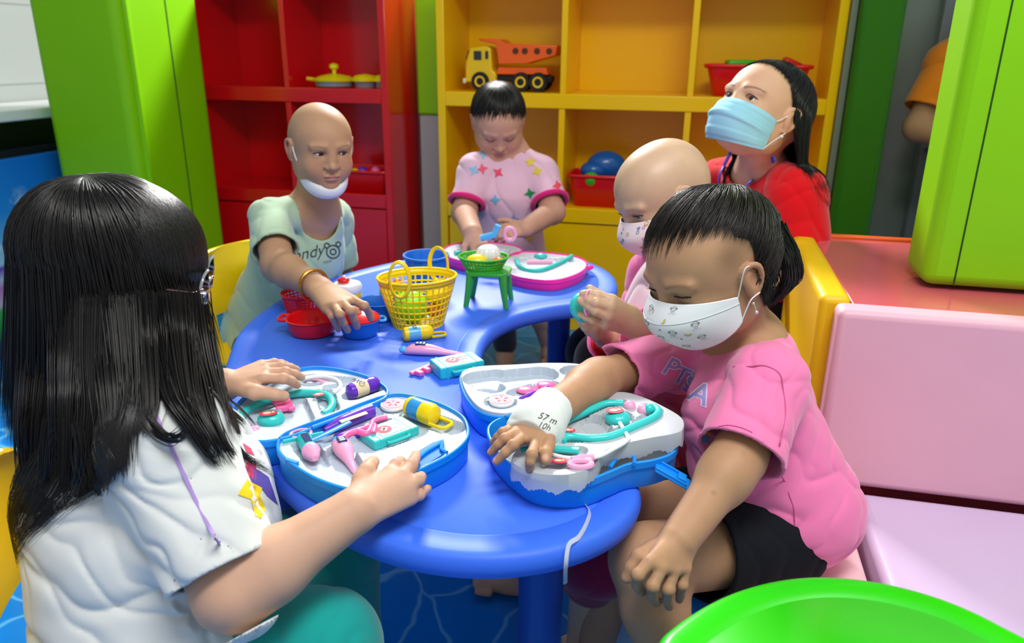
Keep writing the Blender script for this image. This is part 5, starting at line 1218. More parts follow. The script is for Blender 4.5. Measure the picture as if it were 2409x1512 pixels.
def tray(T, name, P, z, recess, m, skirt=.012, inset=.004, nr=46, tilt=None, rag=0, parent=True):
    """vacuum formed tray: recess = [(points px, radius m, depth m)]"""
    Q = offset_poly(P, inset); n = len(Q); cx = sum(q[0] for q in Q) / n; cy = sum(q[1] for q in Q) / n; rec = []
    for pts, rr, dp in recess: rec.append(([(onz(x, y, z).x, onz(x, y, z).y) for x, y in pts], rr, dp))
    res = 3; N_ = n * res; ang = []
    for i in range(n):
        for k in range(res): t = k / res; ang.append((Q[i][0] * (1 - t) + Q[(i + 1) % n][0] * t, Q[i][1] * (1 - t) + Q[(i + 1) % n][1] * t))
    tl = tilt or (lambda x, y: 0); rings = []
    for j in range(nr + 1):
        t = (j / nr) ** .8; t = max(t, .004); row = []
        for (x, y) in ang:
            X, Y = cx + (x - cx) * t, cy + (y - cy) * t; h = 0
            for pts, rr, dp in rec:
                d = min(sdseg((X, Y), pts[i], pts[i + 1]) for i in range(len(pts) - 1)) if len(pts) > 1 else math.hypot(X - pts[0][0], Y - pts[0][1])
                q = max(0, min(1, (rr - d) / .0025 + .5)); h = max(h, dp * q * q * (3 - 2 * q))
            row.append((X, Y, z - h + tl(X, Y)))
        rings.append(row)
    rng = random.Random(3); base = [(x + (x - cx) * .02, y + (y - cy) * .02, z - skirt * (1 + (rag * math.sin(i * .35) * .25 + rag * (rng.random() - .5) * .25 if rag else 0)) + tl(x, y)) for i, (x, y) in enumerate(ang)]
    rings.append([(x, y, z - .0008 + tl(x, y)) for x, y in [(a + (a - cx) * .008, b + (b - cy) * .008) for a, b in ang]]); rings.append(base)
    return MB().loft(rings, caps=False).build(name, m, T if parent else None, world=True, angle=40)
def rod(pts, z, r, **k):               # pixel polyline lying at height z (one number or one per point)
    zz = z if hasattr(z, '__len__') else [z] * len(pts); return spline([onz(x, y, q) for (x, y), q in zip(pts, zz)], 5)
def single(name, label, cat, mb, m, group=None, **k): return tag(mb.build(name, m, world=True, **k), label, cat, group)
def frame2(a, b, up=(0, 0, 1)):        # x axis from a to b, z up, origin a
    x = (Vector(b) - Vector(a)).normalized(); z = Vector(up); z = (z - x * z.dot(x)).normalized(); y = z.cross(x); M = Matrix((x, y, z)).transposed().to_4x4(); M.translation = Vector(a); return M
def at(name, label, cat, M, group=None):
    t = thing(name, label, cat, M.to_translation(), M.to_euler(), group); return t
def heart(r): return [(r * .9 * math.sin(t) ** 3 * 1.05, r * (.80 * math.cos(t) - .32 * math.cos(2 * t) - .13 * math.cos(3 * t) - .05 * math.cos(4 * t))) for t in [i * PI / 12 for i in range(24)]]
STK = pm('sticker_red', '#d8405c', .6, coat=0); STY = pm('sticker_cream', '#f0dcb0', .6, coat=0); STW = pm('sticker_white', '#e8e8e4', .6, coat=0); NAVY = pm('navy_window', '#1a2c6c', .2)
# ---- toy builders; each lies along local x, resting on local z = 0
def bottle(label, M, L, r, body, cap, band, bandtxt=None, ringh=True, name='toy_bottle', shape=0):
    t = at(name, label, 'toy bottle', M); R = Matrix.Rotation(PI / 2, 4, 'Y'); R.translation = Vector((0, 0, r))
    MB().lathe([(.0, 0), (r * .5, 0), (r * .92, L * .05), (r, L * .12), (r, L * .62), (r * .97, L * .64)], 28, R).build('bottle_body', body, t)
    MB().lathe([(r * .97, L * .64), (r * 1.02, L * .65), (r * 1.02, L * .80), (r * .85, L * .93), (r * .4, L), (0, L)], 28, R).build('bottle_cap', cap, t)
    lb = MB().lathe([(r * 1.01, L * .18), (r * 1.015, L * .19), (r * 1.015, L * .55), (r * 1.01, L * .56)], 28, R, caps=False).build('label_band', band, t)
    if bandtxt: 
        me = text_mesh(bandtxt, r * 1.1, 0, 0, .0002); Mx = Matrix.Translation((L * .37, 0, 2.015 * r + .0006)) @ Matrix.Rotation(PI / 2, 4, 'Z'); me.transform(Mx); finish('label_lettering', me, NAVY, lb, False)
    if ringh: MB().tube([(L * .92, -r * .75, r * .5), (L * 1.32, -r * .7, r * .5), (L * 1.40, -r * .45, r * .5), (L * 1.40, r * .45, r * .5), (L * 1.32, r * .7, r * .5), (L * .92, r * .75, r * .5)], r * .17, 8).build('bottle_handle', cap, t)
    return t
def thermometer(label, M, L, r):
    t = at('toy_thermometer', label, 'toy thermometer', M); rings = []
    for x, w_, h_ in [(.0, .35, .3), (.03, .62, .55), (.12, .88, .8), (.28, 1.0, .9), (.42, .92, .85), (.55, .66, .7), (.68, .46, .5), (.85, .34, .36), (.96, .28, .3), (1, .12, .14)]:
        rings.append([(x * L, math.cos(a) * r * w_, r * .9 * h_ + math.sin(a) * r * .9 * h_) for a in [i * PI / 10 for i in range(20)]])
    MB().loft(rings).build('thermometer_body', LPK, t)
    MB().sphere((-.002, 0, r * .6), (r * .62, r * .55, r * .5)).build('blue_tip', pm('sky_plastic', '#58b8f0'), t)
    w_ = MB().box((L * .27, 0, r * 1.60), (L * .17, r * .9, r * .22)).build('display_window', NAVY, t, bevel=.001)
    for i in range(3): MB().box((L * (.215 + .055 * i), 0, r * 1.72), (L * .03, r * .5, .0006)).build('display_digit', WHT, w_)
    return t
def comb(label, M, L, wd):
    t = at('toy_dental_plate', label, 'toy', M); MB().box((L / 2, 0, .004), (L, wd * .35, .006)).build('plate', HPK, t, bevel=.0015)
    for i in range(4): MB().box((L * (.14 + .24 * i), -wd * .42, .0045), (L * .14, wd * .62, .009)).build('tooth', HPK, t, bevel=.002, seg=3)
    return t
def medbox(label, M, L, w_, h_):
    t = at('toy_medicine_box', label, 'toy box', M); MB().box((0, 0, h_ / 2), (L, w_, h_)).build('box_body', TEAL, t, bevel=.0025, seg=3)
    for q in (-1, 1): MB().box((q * L * .34, 0, h_ / 2), (L * .05, w_ * 1.04, h_ * 1.05)).build('clasp_band', TEAL, t, bevel=.001)
    s = MB().box((0, .0, h_ + .0003), (L * .52, w_ * .72, .0008)).build('sticker', STW, t)
    MB().prism(disc2(1, 20, w_ * .24, w_ * .24, -L * .10, 0)[0][1:], h_ + .0008, h_ + .0013).build('red_emblem', STK, s, smooth=False)
    MB().box((-L * .10, 0, h_ + .0016), (w_ * .26, w_ * .08, .0006)).box((-L * .10, 0, h_ + .0016), (w_ * .08, w_ * .26, .0006)).build('white_cross', WHT, s, smooth=False)
    for k_, tx in enumerate(('Medicine', 'chest')): me = text_mesh(tx, w_ * .15, 0, 0, .0001); me.transform(Matrix.Translation((L * .12, w_ * (.12 - .2 * k_), h_ + .0012))); finish('lettering', me, NAVY, s, False)
    MB().tube(spline([(-L * .22, -w_ * .52, h_ * .6), (-L * .2, -w_ * .64, h_ * .6), (L * .2, -w_ * .64, h_ * .6), (L * .22, -w_ * .52, h_ * .6)], 4), h_ * .14, 8).build('handle', TEAL, t)
    return t
def syringe(label, M, L, r):
    t = at('toy_syringe', label, 'toy syringe', M); R = Matrix.Rotation(PI / 2, 4, 'Y'); R.translation = Vector((0, 0, r))
    MB().lathe([(r * .85, 0), (r, .002), (r, L * .62)], 24, R).build('barrel', TEAL, t); MB().box((-.001, 0, r), (.004, r * 5.2, r * .8)).build('finger_grip', TEAL, t, bevel=.0015)
    MB().lathe([(r * 1.1, L * .60), (r * 1.15, L * .70), (r * .9, L * .78), (r * .75, L * .9), (r * .35, L), (0, L)], 24, R).build('nose_cone', LPK, t)
    MB().tube([(-r * 1.5 + r * 1.1 * math.cos(a), r * 1.3 * math.sin(a), r) for a in [i * PI / 10 for i in range(20)]], r * .22, 8, closed=True).build('plunger_ring', LPK, t)
    MB().box((L * .30, 0, 2 * r), (L * .42, r * .9, .0012)).build('scale_window', NAVY, t, bevel=.0005); return t
def clockdial(label, c, r, hook):
    t = thing('toy_mirror', label, 'toy', c); MB().lathe([(0, 0), (r, 0), (r * 1.08, .003), (r * 1.02, .006), (r * .9, .0055), (0, .0055)], 36).build('dial_rim', WHT, t)
    MB().lathe([(0, .0056), (r * .86, .0056), (r * .86, .0062), (0, .0066)], 30).build('pink_face', pm('dial_pink', '#f090a0', .55, coat=0), t)
    for i in range(5): a = i * 1.26 + .4; MB().box((math.cos(a) * r * .4, math.sin(a) * r * .4, .0068), (r * .28, .0012, .0006), Matrix.Rotation(a, 3, 'Z')).build('face_mark', STK, t)
    hk = Vector(hook).normalized(); MB().tube([Vector((0, 0, .004)) + hk * (r * 1.45) + Vector((math.cos(a) * .009, math.sin(a) * .009, 0)) for a in [i * PI / 9 for i in range(18)]], .0014, 8, closed=True).build('hang_ring', WHT, t); return t
def scissors(label, M, s=1.0):
    t = at('toy_scissors', label, 'toy scissors', M)
    for q in (-1, 1):
        h_ = MB(); h_.tube([(-.016 * s + .011 * s * math.cos(a), q * .012 * s + .008 * s * math.sin(a), .003) for a in [i * PI / 9 for i in range(18)]], .0022 * s, 8, closed=True).build('handle_ring', LPK, t)
        MB().tube([(-.006 * s, q * .008 * s, .003), (.012 * s, 0, .003), (.05 * s, -q * .005 * s, .003)], [.0026 * s, .0032 * s, .0012 * s], 8, flat=.6).build('blade', LPK, t)
    return t
def oval_sticker(parent, c, rx, ry, rz=0):
    M = emat(parent).inverted() @ Matrix.Translation(c) @ Matrix.Rotation(rz, 4, 'Z')
    a = MB(); a.prism(disc2(1, 24, rx, ry)[0][1:], 0, .0008, M); s = a.build('sticker', STK, parent, smooth=False)
    b = MB(); b.prism(disc2(1, 16, rx * .5, ry * .45, -rx * .15, 0)[0][1:], .0009, .0013, M); b.prism(disc2(1, 12, rx * .22, ry * .3, rx * .45, ry * .1)[0][1:], .0009, .0013, M); b.build('sticker_motif', STY, s, smooth=False); return s
ZC, ZT = .542, .537
# ================================================================== case on the left, two open halves
T = thing('toy_case', 'open blue toy doctor case in front of the long-haired girl', 'toy case', onz(800, 1010, .5))
_, PA = case_shell(T, [(908, 908), (911, 926), (892, 941), (800, 978), (700, 1018), (640, 1034), (595, 1034), (562, 1016), (545, 985), (560, 945), (610, 905), (680, 873), (735, 861), (800, 866), (868, 884)], .5, ZC, CB)
_, PB = case_shell(T, [(652, 1046), (662, 1022), (700, 1003), (780, 974), (860, 942), (915, 926), (960, 926), (1030, 944), (1084, 972), (1101, 1000), (1098, 1030), (1062, 1064), (1000, 1096), (930, 1130), (865, 1150), (815, 1147), (745, 1124), (690, 1092), (660, 1066)], .5, ZC, CB)
tray(T, 'tray_insert', PA, ZT, [([(730, 887), (820, 893)], .011, .008), ([(720, 893), (735, 896)], .020, .008), ([(590, 972), (640, 945), (700, 925), (765, 925), (775, 960)], .014, .010), ([(830, 930), (885, 910)], .016, .012), ([(690, 945), (705, 985)], .020, .010), ([(610, 985), (655, 985)], .024, .008), ([(770, 910), (830, 903)], .007, .006)], TRAYM)
TB = tray(T, 'tray_insert', PB, ZT, [([(720, 1050), (750, 1090)], .016, .012), ([(700, 1045), (790, 1030)], .008, .008), ([(800, 1060), (835, 1120)], .018, .012), ([(760, 1020), (870, 968)], .022, .012), ([(830, 1040), (905, 990)], .010, .010), ([(870, 1040), (960, 1010)], .028, .012), ([(925, 955)], .026, .008), ([(975, 975), (1060, 1005)], .021, .014)], TRAYM)
h = MB(); h.tube(rod([(975, 1086), (1003, 1062), (1030, 1046), (1040, 1040), (1038, 1056), (1052, 1064)], ZC + .001, .002), .0024, 8); h.build('handle_rail', CB, T, world=True)
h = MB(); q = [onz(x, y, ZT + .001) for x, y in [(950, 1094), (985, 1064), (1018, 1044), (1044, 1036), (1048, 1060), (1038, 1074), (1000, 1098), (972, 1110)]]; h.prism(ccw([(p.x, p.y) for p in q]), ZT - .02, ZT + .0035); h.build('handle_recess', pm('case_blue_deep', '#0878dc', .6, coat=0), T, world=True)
for (x, y) in ((760, 997), (850, 963)): MB().tube([onz(x - 26, y + 9, ZC), onz(x + 26, y - 10, ZC)], .0032, 10).build('hinge', CB, T, world=True)
for (x, y) in ((687, 1090),): MB().box(onz(x, y, ZC - .004), (.02, .006, .010), Matrix.Rotation(-.5, 3, 'Z')).build('latch', CB, T, world=True, bevel=.001)
ZI = ZT - .006
bottle('yellow toy bottle with blue honeycomb band in the open case by the girl in white', frame2(onz(962, 977, ZI - .006), onz(1040, 1008, ZI - .006)), .058, .0165, YEL2, YEL2, pm('honeycomb_blue', '#2c94dc', .3))
bottle('purple toy bottle with cream label lying in the lid of the left case', frame2(onz(820, 940, ZI - .004), onz(900, 912, ZI - .004)), .058, .0125, PUR, PUR, STY, 'OXY', False)
thermometer('pink toy thermometer in the left open case beside the girl\'s hand', frame2(onz(796, 1050, ZI - .006), onz(850, 1140, ZI - .006)), .085, .014)
syringe('teal toy syringe with pink tip in the left open case', frame2(onz(716, 1048, ZI - .004), onz(752, 1112, ZI - .004)), .062, .011)
medbox('teal toy medicine box set in the tray of the left case', frame2(onz(915, 1028, ZI - .006), onz(970, 1008, ZI - .006)), .075, .045, .014)
clockdial('pink round toy mirror in the left open case', onz(925, 957, ZI), .0185, (1, -.1, 0))
comb('pink toy teeth plate under the left hand of the girl in white', frame2(onz(670, 937, ZI), onz(706, 1000, ZI)), .052, .030)
scissors('light pink toy scissors in the lid of the left case', frame2(onz(735, 893, ZI), onz(800, 912, ZI), (0, 0, 1)), .9)
t = thing('toy_stethoscope', 'teal toy stethoscope with white tube in the lid of the left case', 'toy stethoscope', onz(700, 940, ZI))
a = MB(); a.tube(rod([(562, 985), (585, 962), (630, 942), (690, 926), (740, 925), (772, 932), (782, 950), (772, 968), (760, 975)], ZI + .004, 0), .0062, 12); ar = a.build('headset', TEAL, t, world=True)
MB().tube(rod([(690, 903), (720, 889), (760, 886), (790, 893), (801, 905), (795, 916), (783, 925)], ZI + .007, 0), .0034, 10).build('tube', WHT, t, world=True)
oval_sticker(ar, onz(750, 928, ZI + .0108), .009, .006, .3)
a = MB(); a.sphere(onz(638, 985, ZI + .002), (.020, .019, .013)); cp = a.build('chest_piece', TEAL, t, world=True); oval_sticker(cp, onz(632, 972, ZI + .0145), .013, .008, .3)
MB().sphere(onz(577, 1004, ZI + .003), (.008, .012, .007)).build('ear_tip', LPK, t, world=True); MB().sphere(onz(600, 1012, ZI + .003), (.008, .008, .007)).build('ear_tip', LPK, t, world=True)
t = thing('toy_otoscope', 'purple and pink toy ear scope in the left open case', 'toy', onz(820, 1005, ZI))
a = MB(); a.tube(rod([(763, 1012), (800, 996), (850, 975), (876, 966)], ZI + .004, 0), [.004 + .0065 * min(1, i / 5) for i in range(16)], 12); b_ = a.build('purple_body', PUR, t, world=True)
MB().tube(rod([(800, 992), (862, 970)], ZI + .0125, 0), .0045, 8, flat=.3, up=(0, 0, 1)).build('sticker', STY, b_, world=True)
MB().tube(rod([(792, 1035), (830, 1022), (862, 1012)], ZI + .003, 0), .009, 10).build('purple_grip', PUR, t, world=True)
MB().tube(rod([(805, 1042), (812, 1026), (838, 1015), (862, 1020), (872, 1006), (880, 990), (910, 982)], ZI + .009, 0), .0048, 10).build('pink_frame', HPK, t, world=True)
MB().tube(rod([(838, 1015), (880, 1000), (878, 1020)], ZI + .009, 0), .0042, 10).build('pink_frame', HPK, t, world=True)
a = MB(); a.tube(rod([(722, 1040), (770, 1018), (822, 992)], ZI + .016, 0), .0055, 8, flat=.3, up=(0, 0, 1)); single('toy_strap', 'flat blue toy strap lying across the tray of the left case', 'toy', a, pm('strap_blue', '#1c8cf0'))
# ================================================================== empty cases on the right
T = thing('toy_case', 'blue toy case half holding a clear tray, behind the taped hand', 'toy case', onz(1250, 940, .5))
_, PC = case_shell(T, [(1082, 895), (1090, 876), (1130, 866), (1210, 862), (1290, 858), (1370, 862), (1430, 885), (1452, 905), (1440, 925), (1370, 945), (1290, 965), (1230, 975), (1180, 980), (1130, 968), (1098, 935)], .5, ZC, CB)
tray(T, 'tray_insert', PC, ZT + .010, [([(1130, 890), (1165, 885)], .028, .013), ([(1215, 885), (1270, 880)], .030, .014), ([(1350, 872), (1385, 880)], .022, .012), ([(1140, 908), (1160, 912)], .018, .018), ([(1178, 945)], .024, .008), ([(1220, 925), (1290, 905)], .018, .008)], TRAYM, skirt=.014, inset=.003)
for (x, y) in ((1215, 975), (1300, 958)): MB().tube([onz(x - 26, y + 5, ZC), onz(x + 26, y - 6, ZC)], .0032, 10).build('hinge', CB, T, world=True)
clockdial('pink round toy mirror in the case behind the taped hand', onz(1180, 947, ZT + .003), .0185, (-1, .3, 0))
t = thing('toy_glasses', 'pink and purple toy glasses in the case behind the taped hand', 'toy glasses', onz(1250, 922, ZT))
a = MB()
for x, y in ((1238, 917), (1285, 905)):
    c = onz(x, y, ZT + .006); MB().sphere(c, (.016, .013, .0045)).build('lens_cover', HPK, t, world=True)
MB().tube(rod([(1225, 940), (1245, 930), (1268, 922), (1290, 912)], ZT + .008, 0), .0042, 8).build('purple_frame', PUR, t, world=True); MB().tube(rod([(1262, 930), (1262, 912)], ZT + .008, 0), .004, 8).build('nose_bridge', HPK, t, world=True)
T = thing('toy_case', 'blue toy case half under the lifted clear tray, nearest the girl in pink', 'toy case', onz(1370, 1060, .5))
_, PD = case_shell(T, [(1147, 1012), (1160, 990), (1200, 976), (1290, 962), (1400, 945), (1500, 950), (1570, 985), (1594, 1030), (1585, 1062), (1540, 1080), (1480, 1090), (1440, 1106), (1380, 1128), (1310, 1132), (1250, 1120), (1200, 1088), (1162, 1048)], .5, ZC, CB)
MB().tube(rod([(1435, 1100), (1452, 1078), (1480, 1070), (1492, 1076), (1492, 1092)], ZC, 0), .0028, 8).build('handle_rail', CB, T, world=True)
g = frame2(onz(1545, 1098, .533), onz(1598, 1128, .518)); l_ = MB(); l_.box((.024, 0, 0), (.052, .026, .003), None, g); l_.box((.02, .011, .003), (.045, .003, .005), None, g); l_.box((.02, -.011, .003), (.045, .003, .005), None, g); l_.box((.035, 0, .004), (.012, .014, .005), None, g); l_.build('latch', CB, T, world=True, bevel=.0008)
g = frame2(onz(1290, 1146, .528), onz(1322, 1146, .528)); l_ = MB(); l_.box((.010, -.001, 0), (.024, .004, .006), None, g); l_.box((.0, -.001, .004), (.004, .004, .010), None, g); l_.box((.020, -.001, .004), (.004, .004, .010), None, g); l_.build('latch', CB, T, world=True, bevel=.0006)
MB().prism([(q[0], q[1]) for q in offset_poly(PD, .012)], .505, .512).build('grey_liner', mat('grey_card', '#a8a8a4', .7), T, world=True)
ZL = .562
PL = outline([(1205, 1066), (1232, 1035), (1290, 1000), (1322, 972), (1360, 943), (1410, 930), (1460, 926), (1500, 936), (1547, 958), (1600, 992), (1604, 1020), (1580, 1030), (1530, 1036), (1460, 1048), (1420, 1062), (1400, 1090), (1364, 1106), (1318, 1110), (1262, 1102), (1222, 1084)], ZL, 5)
tc_ = onz(1400, 1020, ZL)
TR_ = tray(None, 'tray_insert', PL, ZL, [([(1464, 950), (1420, 953), (1370, 972), (1325, 1000), (1330, 1028), (1395, 1030), (1440, 1022), (1490, 1003), (1545, 975), (1520, 963)], .0085, .007), ([(1452, 985)], .022, .008), ([(1395, 990), (1410, 1012)], .018, .012), ([(1290, 1057), (1362, 1057)], .011, .007), ([(1225, 1058), (1255, 1055)], .007, .006), ([(1300, 1083), (1390, 1087)], .013, .008)], pm('lifted_tray_plastic', '#d6dce2', .42, coat=.1, trans=.35), skirt=.024, inset=0, tilt=lambda x, y: .06 * (x - tc_.x), rag=.55, parent=False)
tag(TR_, 'translucent white tray lifted askew over the right case', 'tray')
zt = lambda x, y, o=0: onz(x, y, ZL).x * .06 - tc_.x * .06 + ZL + o
def rodt(pts, o): return spline([onz(x, y, zt(x, y, o)) for x, y in pts], 5)
t = thing('toy_stethoscope', 'teal toy stethoscope with pink ear tips on the lifted tray', 'toy stethoscope', onz(1400, 1000, ZL))
a = MB().tube(rodt([(1466, 949), (1425, 950), (1385, 966), (1340, 985), (1322, 1000), (1322, 1020), (1336, 1032)], .001), .0058, 12).build('headset_arm', TEAL, t, world=True)
a = MB().tube(rodt([(1318, 1040), (1336, 1028), (1395, 1032), (1440, 1026), (1488, 1006), (1536, 984), (1549, 970), (1540, 960), (1527, 961)], .001), [.007] * 6 + [.0062] * 35, 12).build('headset_arm', TEAL, t, world=True)
oval_sticker(a, onz(1338, 1012, zt(1338, 1012, .008)), .009, .006, -.1)
for x, y in ((1481, 955), (1513, 964)): MB().sphere(onz(x, y, zt(x, y, .001)), (.009, .009, .0085)).build('ear_tip', LPK, t, world=True)
MB().sphere(onz(1527, 962, zt(1527, 962, .003)), .008).build('ear_joint', TEAL, t, world=True)
c = onz(1453, 984, zt(1453, 984, -.002)); a = MB().sphere(c, (.018, .017, .011)).build('chest_piece', TEAL, t, world=True); oval_sticker(a, c + Vector((-.004, .002, .0112)), .0125, .009, .2)
MB().tube(rodt([(1312, 1042), (1292, 1052), (1292, 1066), (1340, 1078), (1400, 1076), (1440, 1058), (1476, 1035), (1470, 1015), (1458, 995)], .0015), .003, 10).build('tube', WHT, t, world=True)
single('toy_tweezers', 'teal toy tweezers in the lower slot of the lifted tray', 'toy', MB().tube(rodt([(1296, 1055), (1362, 1060)], -.001), .0062, 8, flat=.7), TEAL)
single('toy_stick', 'short teal toy stick beside the taped hand', 'toy', MB().tube(rodt([(1224, 1059), (1254, 1053)], -.001), .004, 8), TEAL)
t = thing('toy_scissors', 'pink toy scissors with oval sticker on the lifted tray', 'toy scissors', onz(1350, 1088, ZL))
a = MB().tube(rodt([(1290, 1086), (1315, 1085), (1345, 1083)], -.001), .0042, 8, flat=.6).build('blade', LPK, t, world=True); s_ = oval_sticker(a, onz(1316, 1084, zt(1316, 1084, .003)), .010, .006, 0)
MB().tube(rodt([(1345, 1083), (1370, 1078), (1398, 1076)], .001), .0052, 8).build('handle_bar', LPK, t, world=True)
MB().tube([onz(1366 + 26 * math.cos(q), 1092 + 8 * math.sin(q), zt(1366, 1092, .001)) for q in [i * PI / 10 for i in range(20)]], .0042, 8, closed=True).build('handle_ring', LPK, t, world=True)
# thin clear strip hanging over the table edge
P = spline([onz(1322, 1140, .54), onz(1330, 1162, .506), onz(1362, 1176, .503), onz(1386, 1198, .503), onz(1382, 1225, .503), onz(1362, 1262, .503), onz(1338, 1282, .502), Vector((onz(1330, 1300, .49).x, onz(1330, 1300, .49).y - .012, .478)), Vector((onz(1330, 1330, .45).x, onz(1330, 1330, .45).y - .008, .43))], 6)
single('plastic_strip', 'thin clear plastic strip trailing from the lifted tray over the table edge', 'plastic strip', MB().tube(P, .0032, 6, flat=.25, up=(0, 0, 1)), mat('clear_film', '#e8eef4', .1, .6, alpha=.55, coat=1))
# ================================================================== loose toys in the middle
bottle('small yellow toy bottle lying in front of the yellow basket', frame2(onz(948, 803, .5), onz(1020, 795, .5)), .062, .0145, YEL2, YEL2, pm('label_blue', '#60b4e0', .3), 'abc')
thermometer('pink toy thermometer with blue tip lying in the table middle', frame2(onz(952, 832, .5), onz(1085, 838, .5)), .118, .014)
comb('pink toy teeth plate beside the teal box on the table', frame2(onz(966, 884, .5), onz(1040, 852, .5)), .078, .026)
medbox('teal toy medicine box lying on the bare table top', frame2(onz(1075, 872, .5), onz(1125, 862, .5)), .086, .052, .022)
def pot(label, c, r, h_, m, lid=None, handles=((1, 0),), hm=None, name='toy_pot'):
    t = thing(name, label, 'toy pot', c); MB().lathe([(r * .72, 0), (r * .86, .003), (r * .95, h_ * .4), (r, h_ * .94), (r * 1.05, h_), (r * 1.0, h_ + .001), (r * .94, h_ * .96), (r * .88, h_ * .4), (r * .8, .005)], 44).build('pot_body', m, t)
    for dx, dy in handles:
        d = Vector((dx, dy, 0)).normalized(); n_ = Vector((-d.y, d.x, 0)); b0 = d * r * .98 + Vector((0, 0, h_ * .9)); MB().tube(spline([b0 + n_ * r * .30, b0 + n_ * r * .28 + d * r * .28, b0 - n_ * r * .28 + d * r * .28, b0 - n_ * r * .30], 4), r * .075, 8).build('handle', hm or m, t)
    if lid:
        l_ = MB().lathe([(r * 1.02, h_ + .001), (r * 1.04, h_ + .004), (r * .9, h_ + .009), (r * .5, h_ + .015), (r * .16, h_ + .017), (r * .13, h_ + .021), (r * .2, h_ + .025), (0, h_ + .027)], 40).build('lid', lid, t)
    return t
pot('round red toy pot with side handles in front of the boy in green', onz(737, 782, .5), .051, .034, REDP, handles=((-1, .05), (1, 0)))
pot('blue toy pot with red lid under the hand of the boy in green', onz(848, 787, .5), .040, .034, BLUP, REDP, handles=((1, .3),), hm=pm('toy_light_blue', '#50b0f0'))
pot('blue toy pot beside the yellow basket, without a lid', onz(892, 748, .5), .042, .040, BLUP, handles=((1, .6),))
def basket(label, c, rx, ry, tx, ty, h_, m, nv, nh, hdl=None, rot=0, name='toy_basket', lr=.0022, cat='basket'):
    t = thing(name, label, cat, c, (0, 0, rot)); E = lambda f, a: (((rx + (tx - rx) * f) * math.cos(a)), ((ry + (ty - ry) * f) * math.sin(a)), h_ * f)
    AA = [i * 2 * PI / 48 for i in range(48)]
    MB().prism([(rx * math.cos(a), ry * math.sin(a)) for a in AA], 0, .003).build('basket_floor', m, t)
    g = MB()
    for j in range(nh + 1): f = j / nh * .88; g.tube([E(f, a) for a in AA], lr, 6, closed=True)
    for i in range(nv): a = 2 * PI * i / nv; g.tube([E(0, a), E(.45, a), E(.9, a)], lr, 6)
    g.build('lattice', m, t)
    MB().tube([E(1, a) for a in AA], lr * 1.6, 8, closed=True).build('rim', m, t); MB().loft([[E(.88, a) for a in AA], [E(1, a) for a in AA]], caps=False).build('rim_band', m, t, solid=.003)
    if hdl:
        for dx, dy in ((-tx * .55, -ty * .84), (tx * .68, ty * .70)):
            u_ = Vector((dy * tx / ty, -dx * ty / tx, 0)).normalized()
            MB().tube([Vector((dx, dy, h_ + .010)) + u_ * .021 * math.cos(a) + Vector((0, 0, .037 * math.sin(a))) for a in [i * PI / 14 for i in range(28)]], .0048, 10, closed=True, flat=.6).build('handle', m, t)
    return t
basket('bright yellow toy shopping basket with loop handles', onz(985, 762, .5), .052, .042, .082, .062, .105, YEL2, 34, 7, 'x', rot=math.radians(18), lr=.0019)
def shift(p, dx, dy, dz): return Vector(p) + Vector((dx, dy, dz))
b0 = onz(985, 762, .5)
single('toy_ball', 'lime green toy cup inside the yellow basket', 'toy', MB().sphere(shift(b0, -.014, -.004, .040), (.036, .032, .036)), LIME)
single('toy_food', 'yellow toy fruit inside the yellow basket', 'toy', MB().sphere(shift(b0, .042, .012, .064), (.028, .026, .022)), YEL2)
single('toy_food', 'orange toy fruit low in the yellow basket', 'toy', MB().sphere(shift(b0, .034, .010, .028), (.018, .020, .016)), ORG)
basket('red woven toy basket behind the red pot', onz(716, 733, .5), .036, .034, .046, .042, .044, REDP, 30, 6, lr=.0017)
# blue bucket
t = thing('toy_bucket', 'blue toy bucket behind the yellow basket', 'bucket', onz(1005, 688, .5)); MB().lathe([(.036, 0), (.040, .003), (.051, .088), (.055, .090), (.0545, .094), (.050, .094), (.047, .088), (.036, .006)], 44).build('bucket_body', BLUP, t)
MB().lathe([(.0415, .02), (.0425, .022), (.0442, .03), (.0432, .032)], 40, caps=False).build('raised_band', BLUP, t)
# white cup with strawberry lid
t = thing('toy_cake', 'round white topped toy cake with a red strawberry behind the boy\'s hand', 'toy food', onz(820, 714, .5)); MB().lathe([(.030, 0), (.031, .002), (.031, .020)], 36).build('cake_base', ORG, t); MB().lathe([(.0312, .020), (.0312, .030)], 36).build('cream_layer', YEL2, t); MB().lathe([(.0312, .030), (.0325, .032), (.0325, .044), (.029, .049), (0, .050)], 36).build('white_icing', WHT, t)
s_ = MB().sphere((-.008, .0, .055), (.014, .012, .008)).build('strawberry', REDP, t); MB().sphere((-.006, 0, .063), (.005, .005, .004)).build('cream_tip', pm('cream', '#f8c8b0'), t)
t = thing('toy_vegetable', 'small green toy vegetable with orange top left of the yellow basket', 'toy food', onz(922, 702, .5)); V = SDF(); V.k = .01
for i in range(7): a = i * .9; V.ell(onz(922, 702, .5) + Vector((.016 * math.cos(a), .013 * math.sin(a), .014 + .006 * (i % 2))), (.013, .012, .014))
V.build('green_leaves', GREP, .002, t); MB().sphere((-.010, .0, .034), (.013, .012, .010)).build('orange_top', ORG, t); MB().sphere((.014, .004, .038), (.010, .010, .010)).build('orange_top', ORG, t)
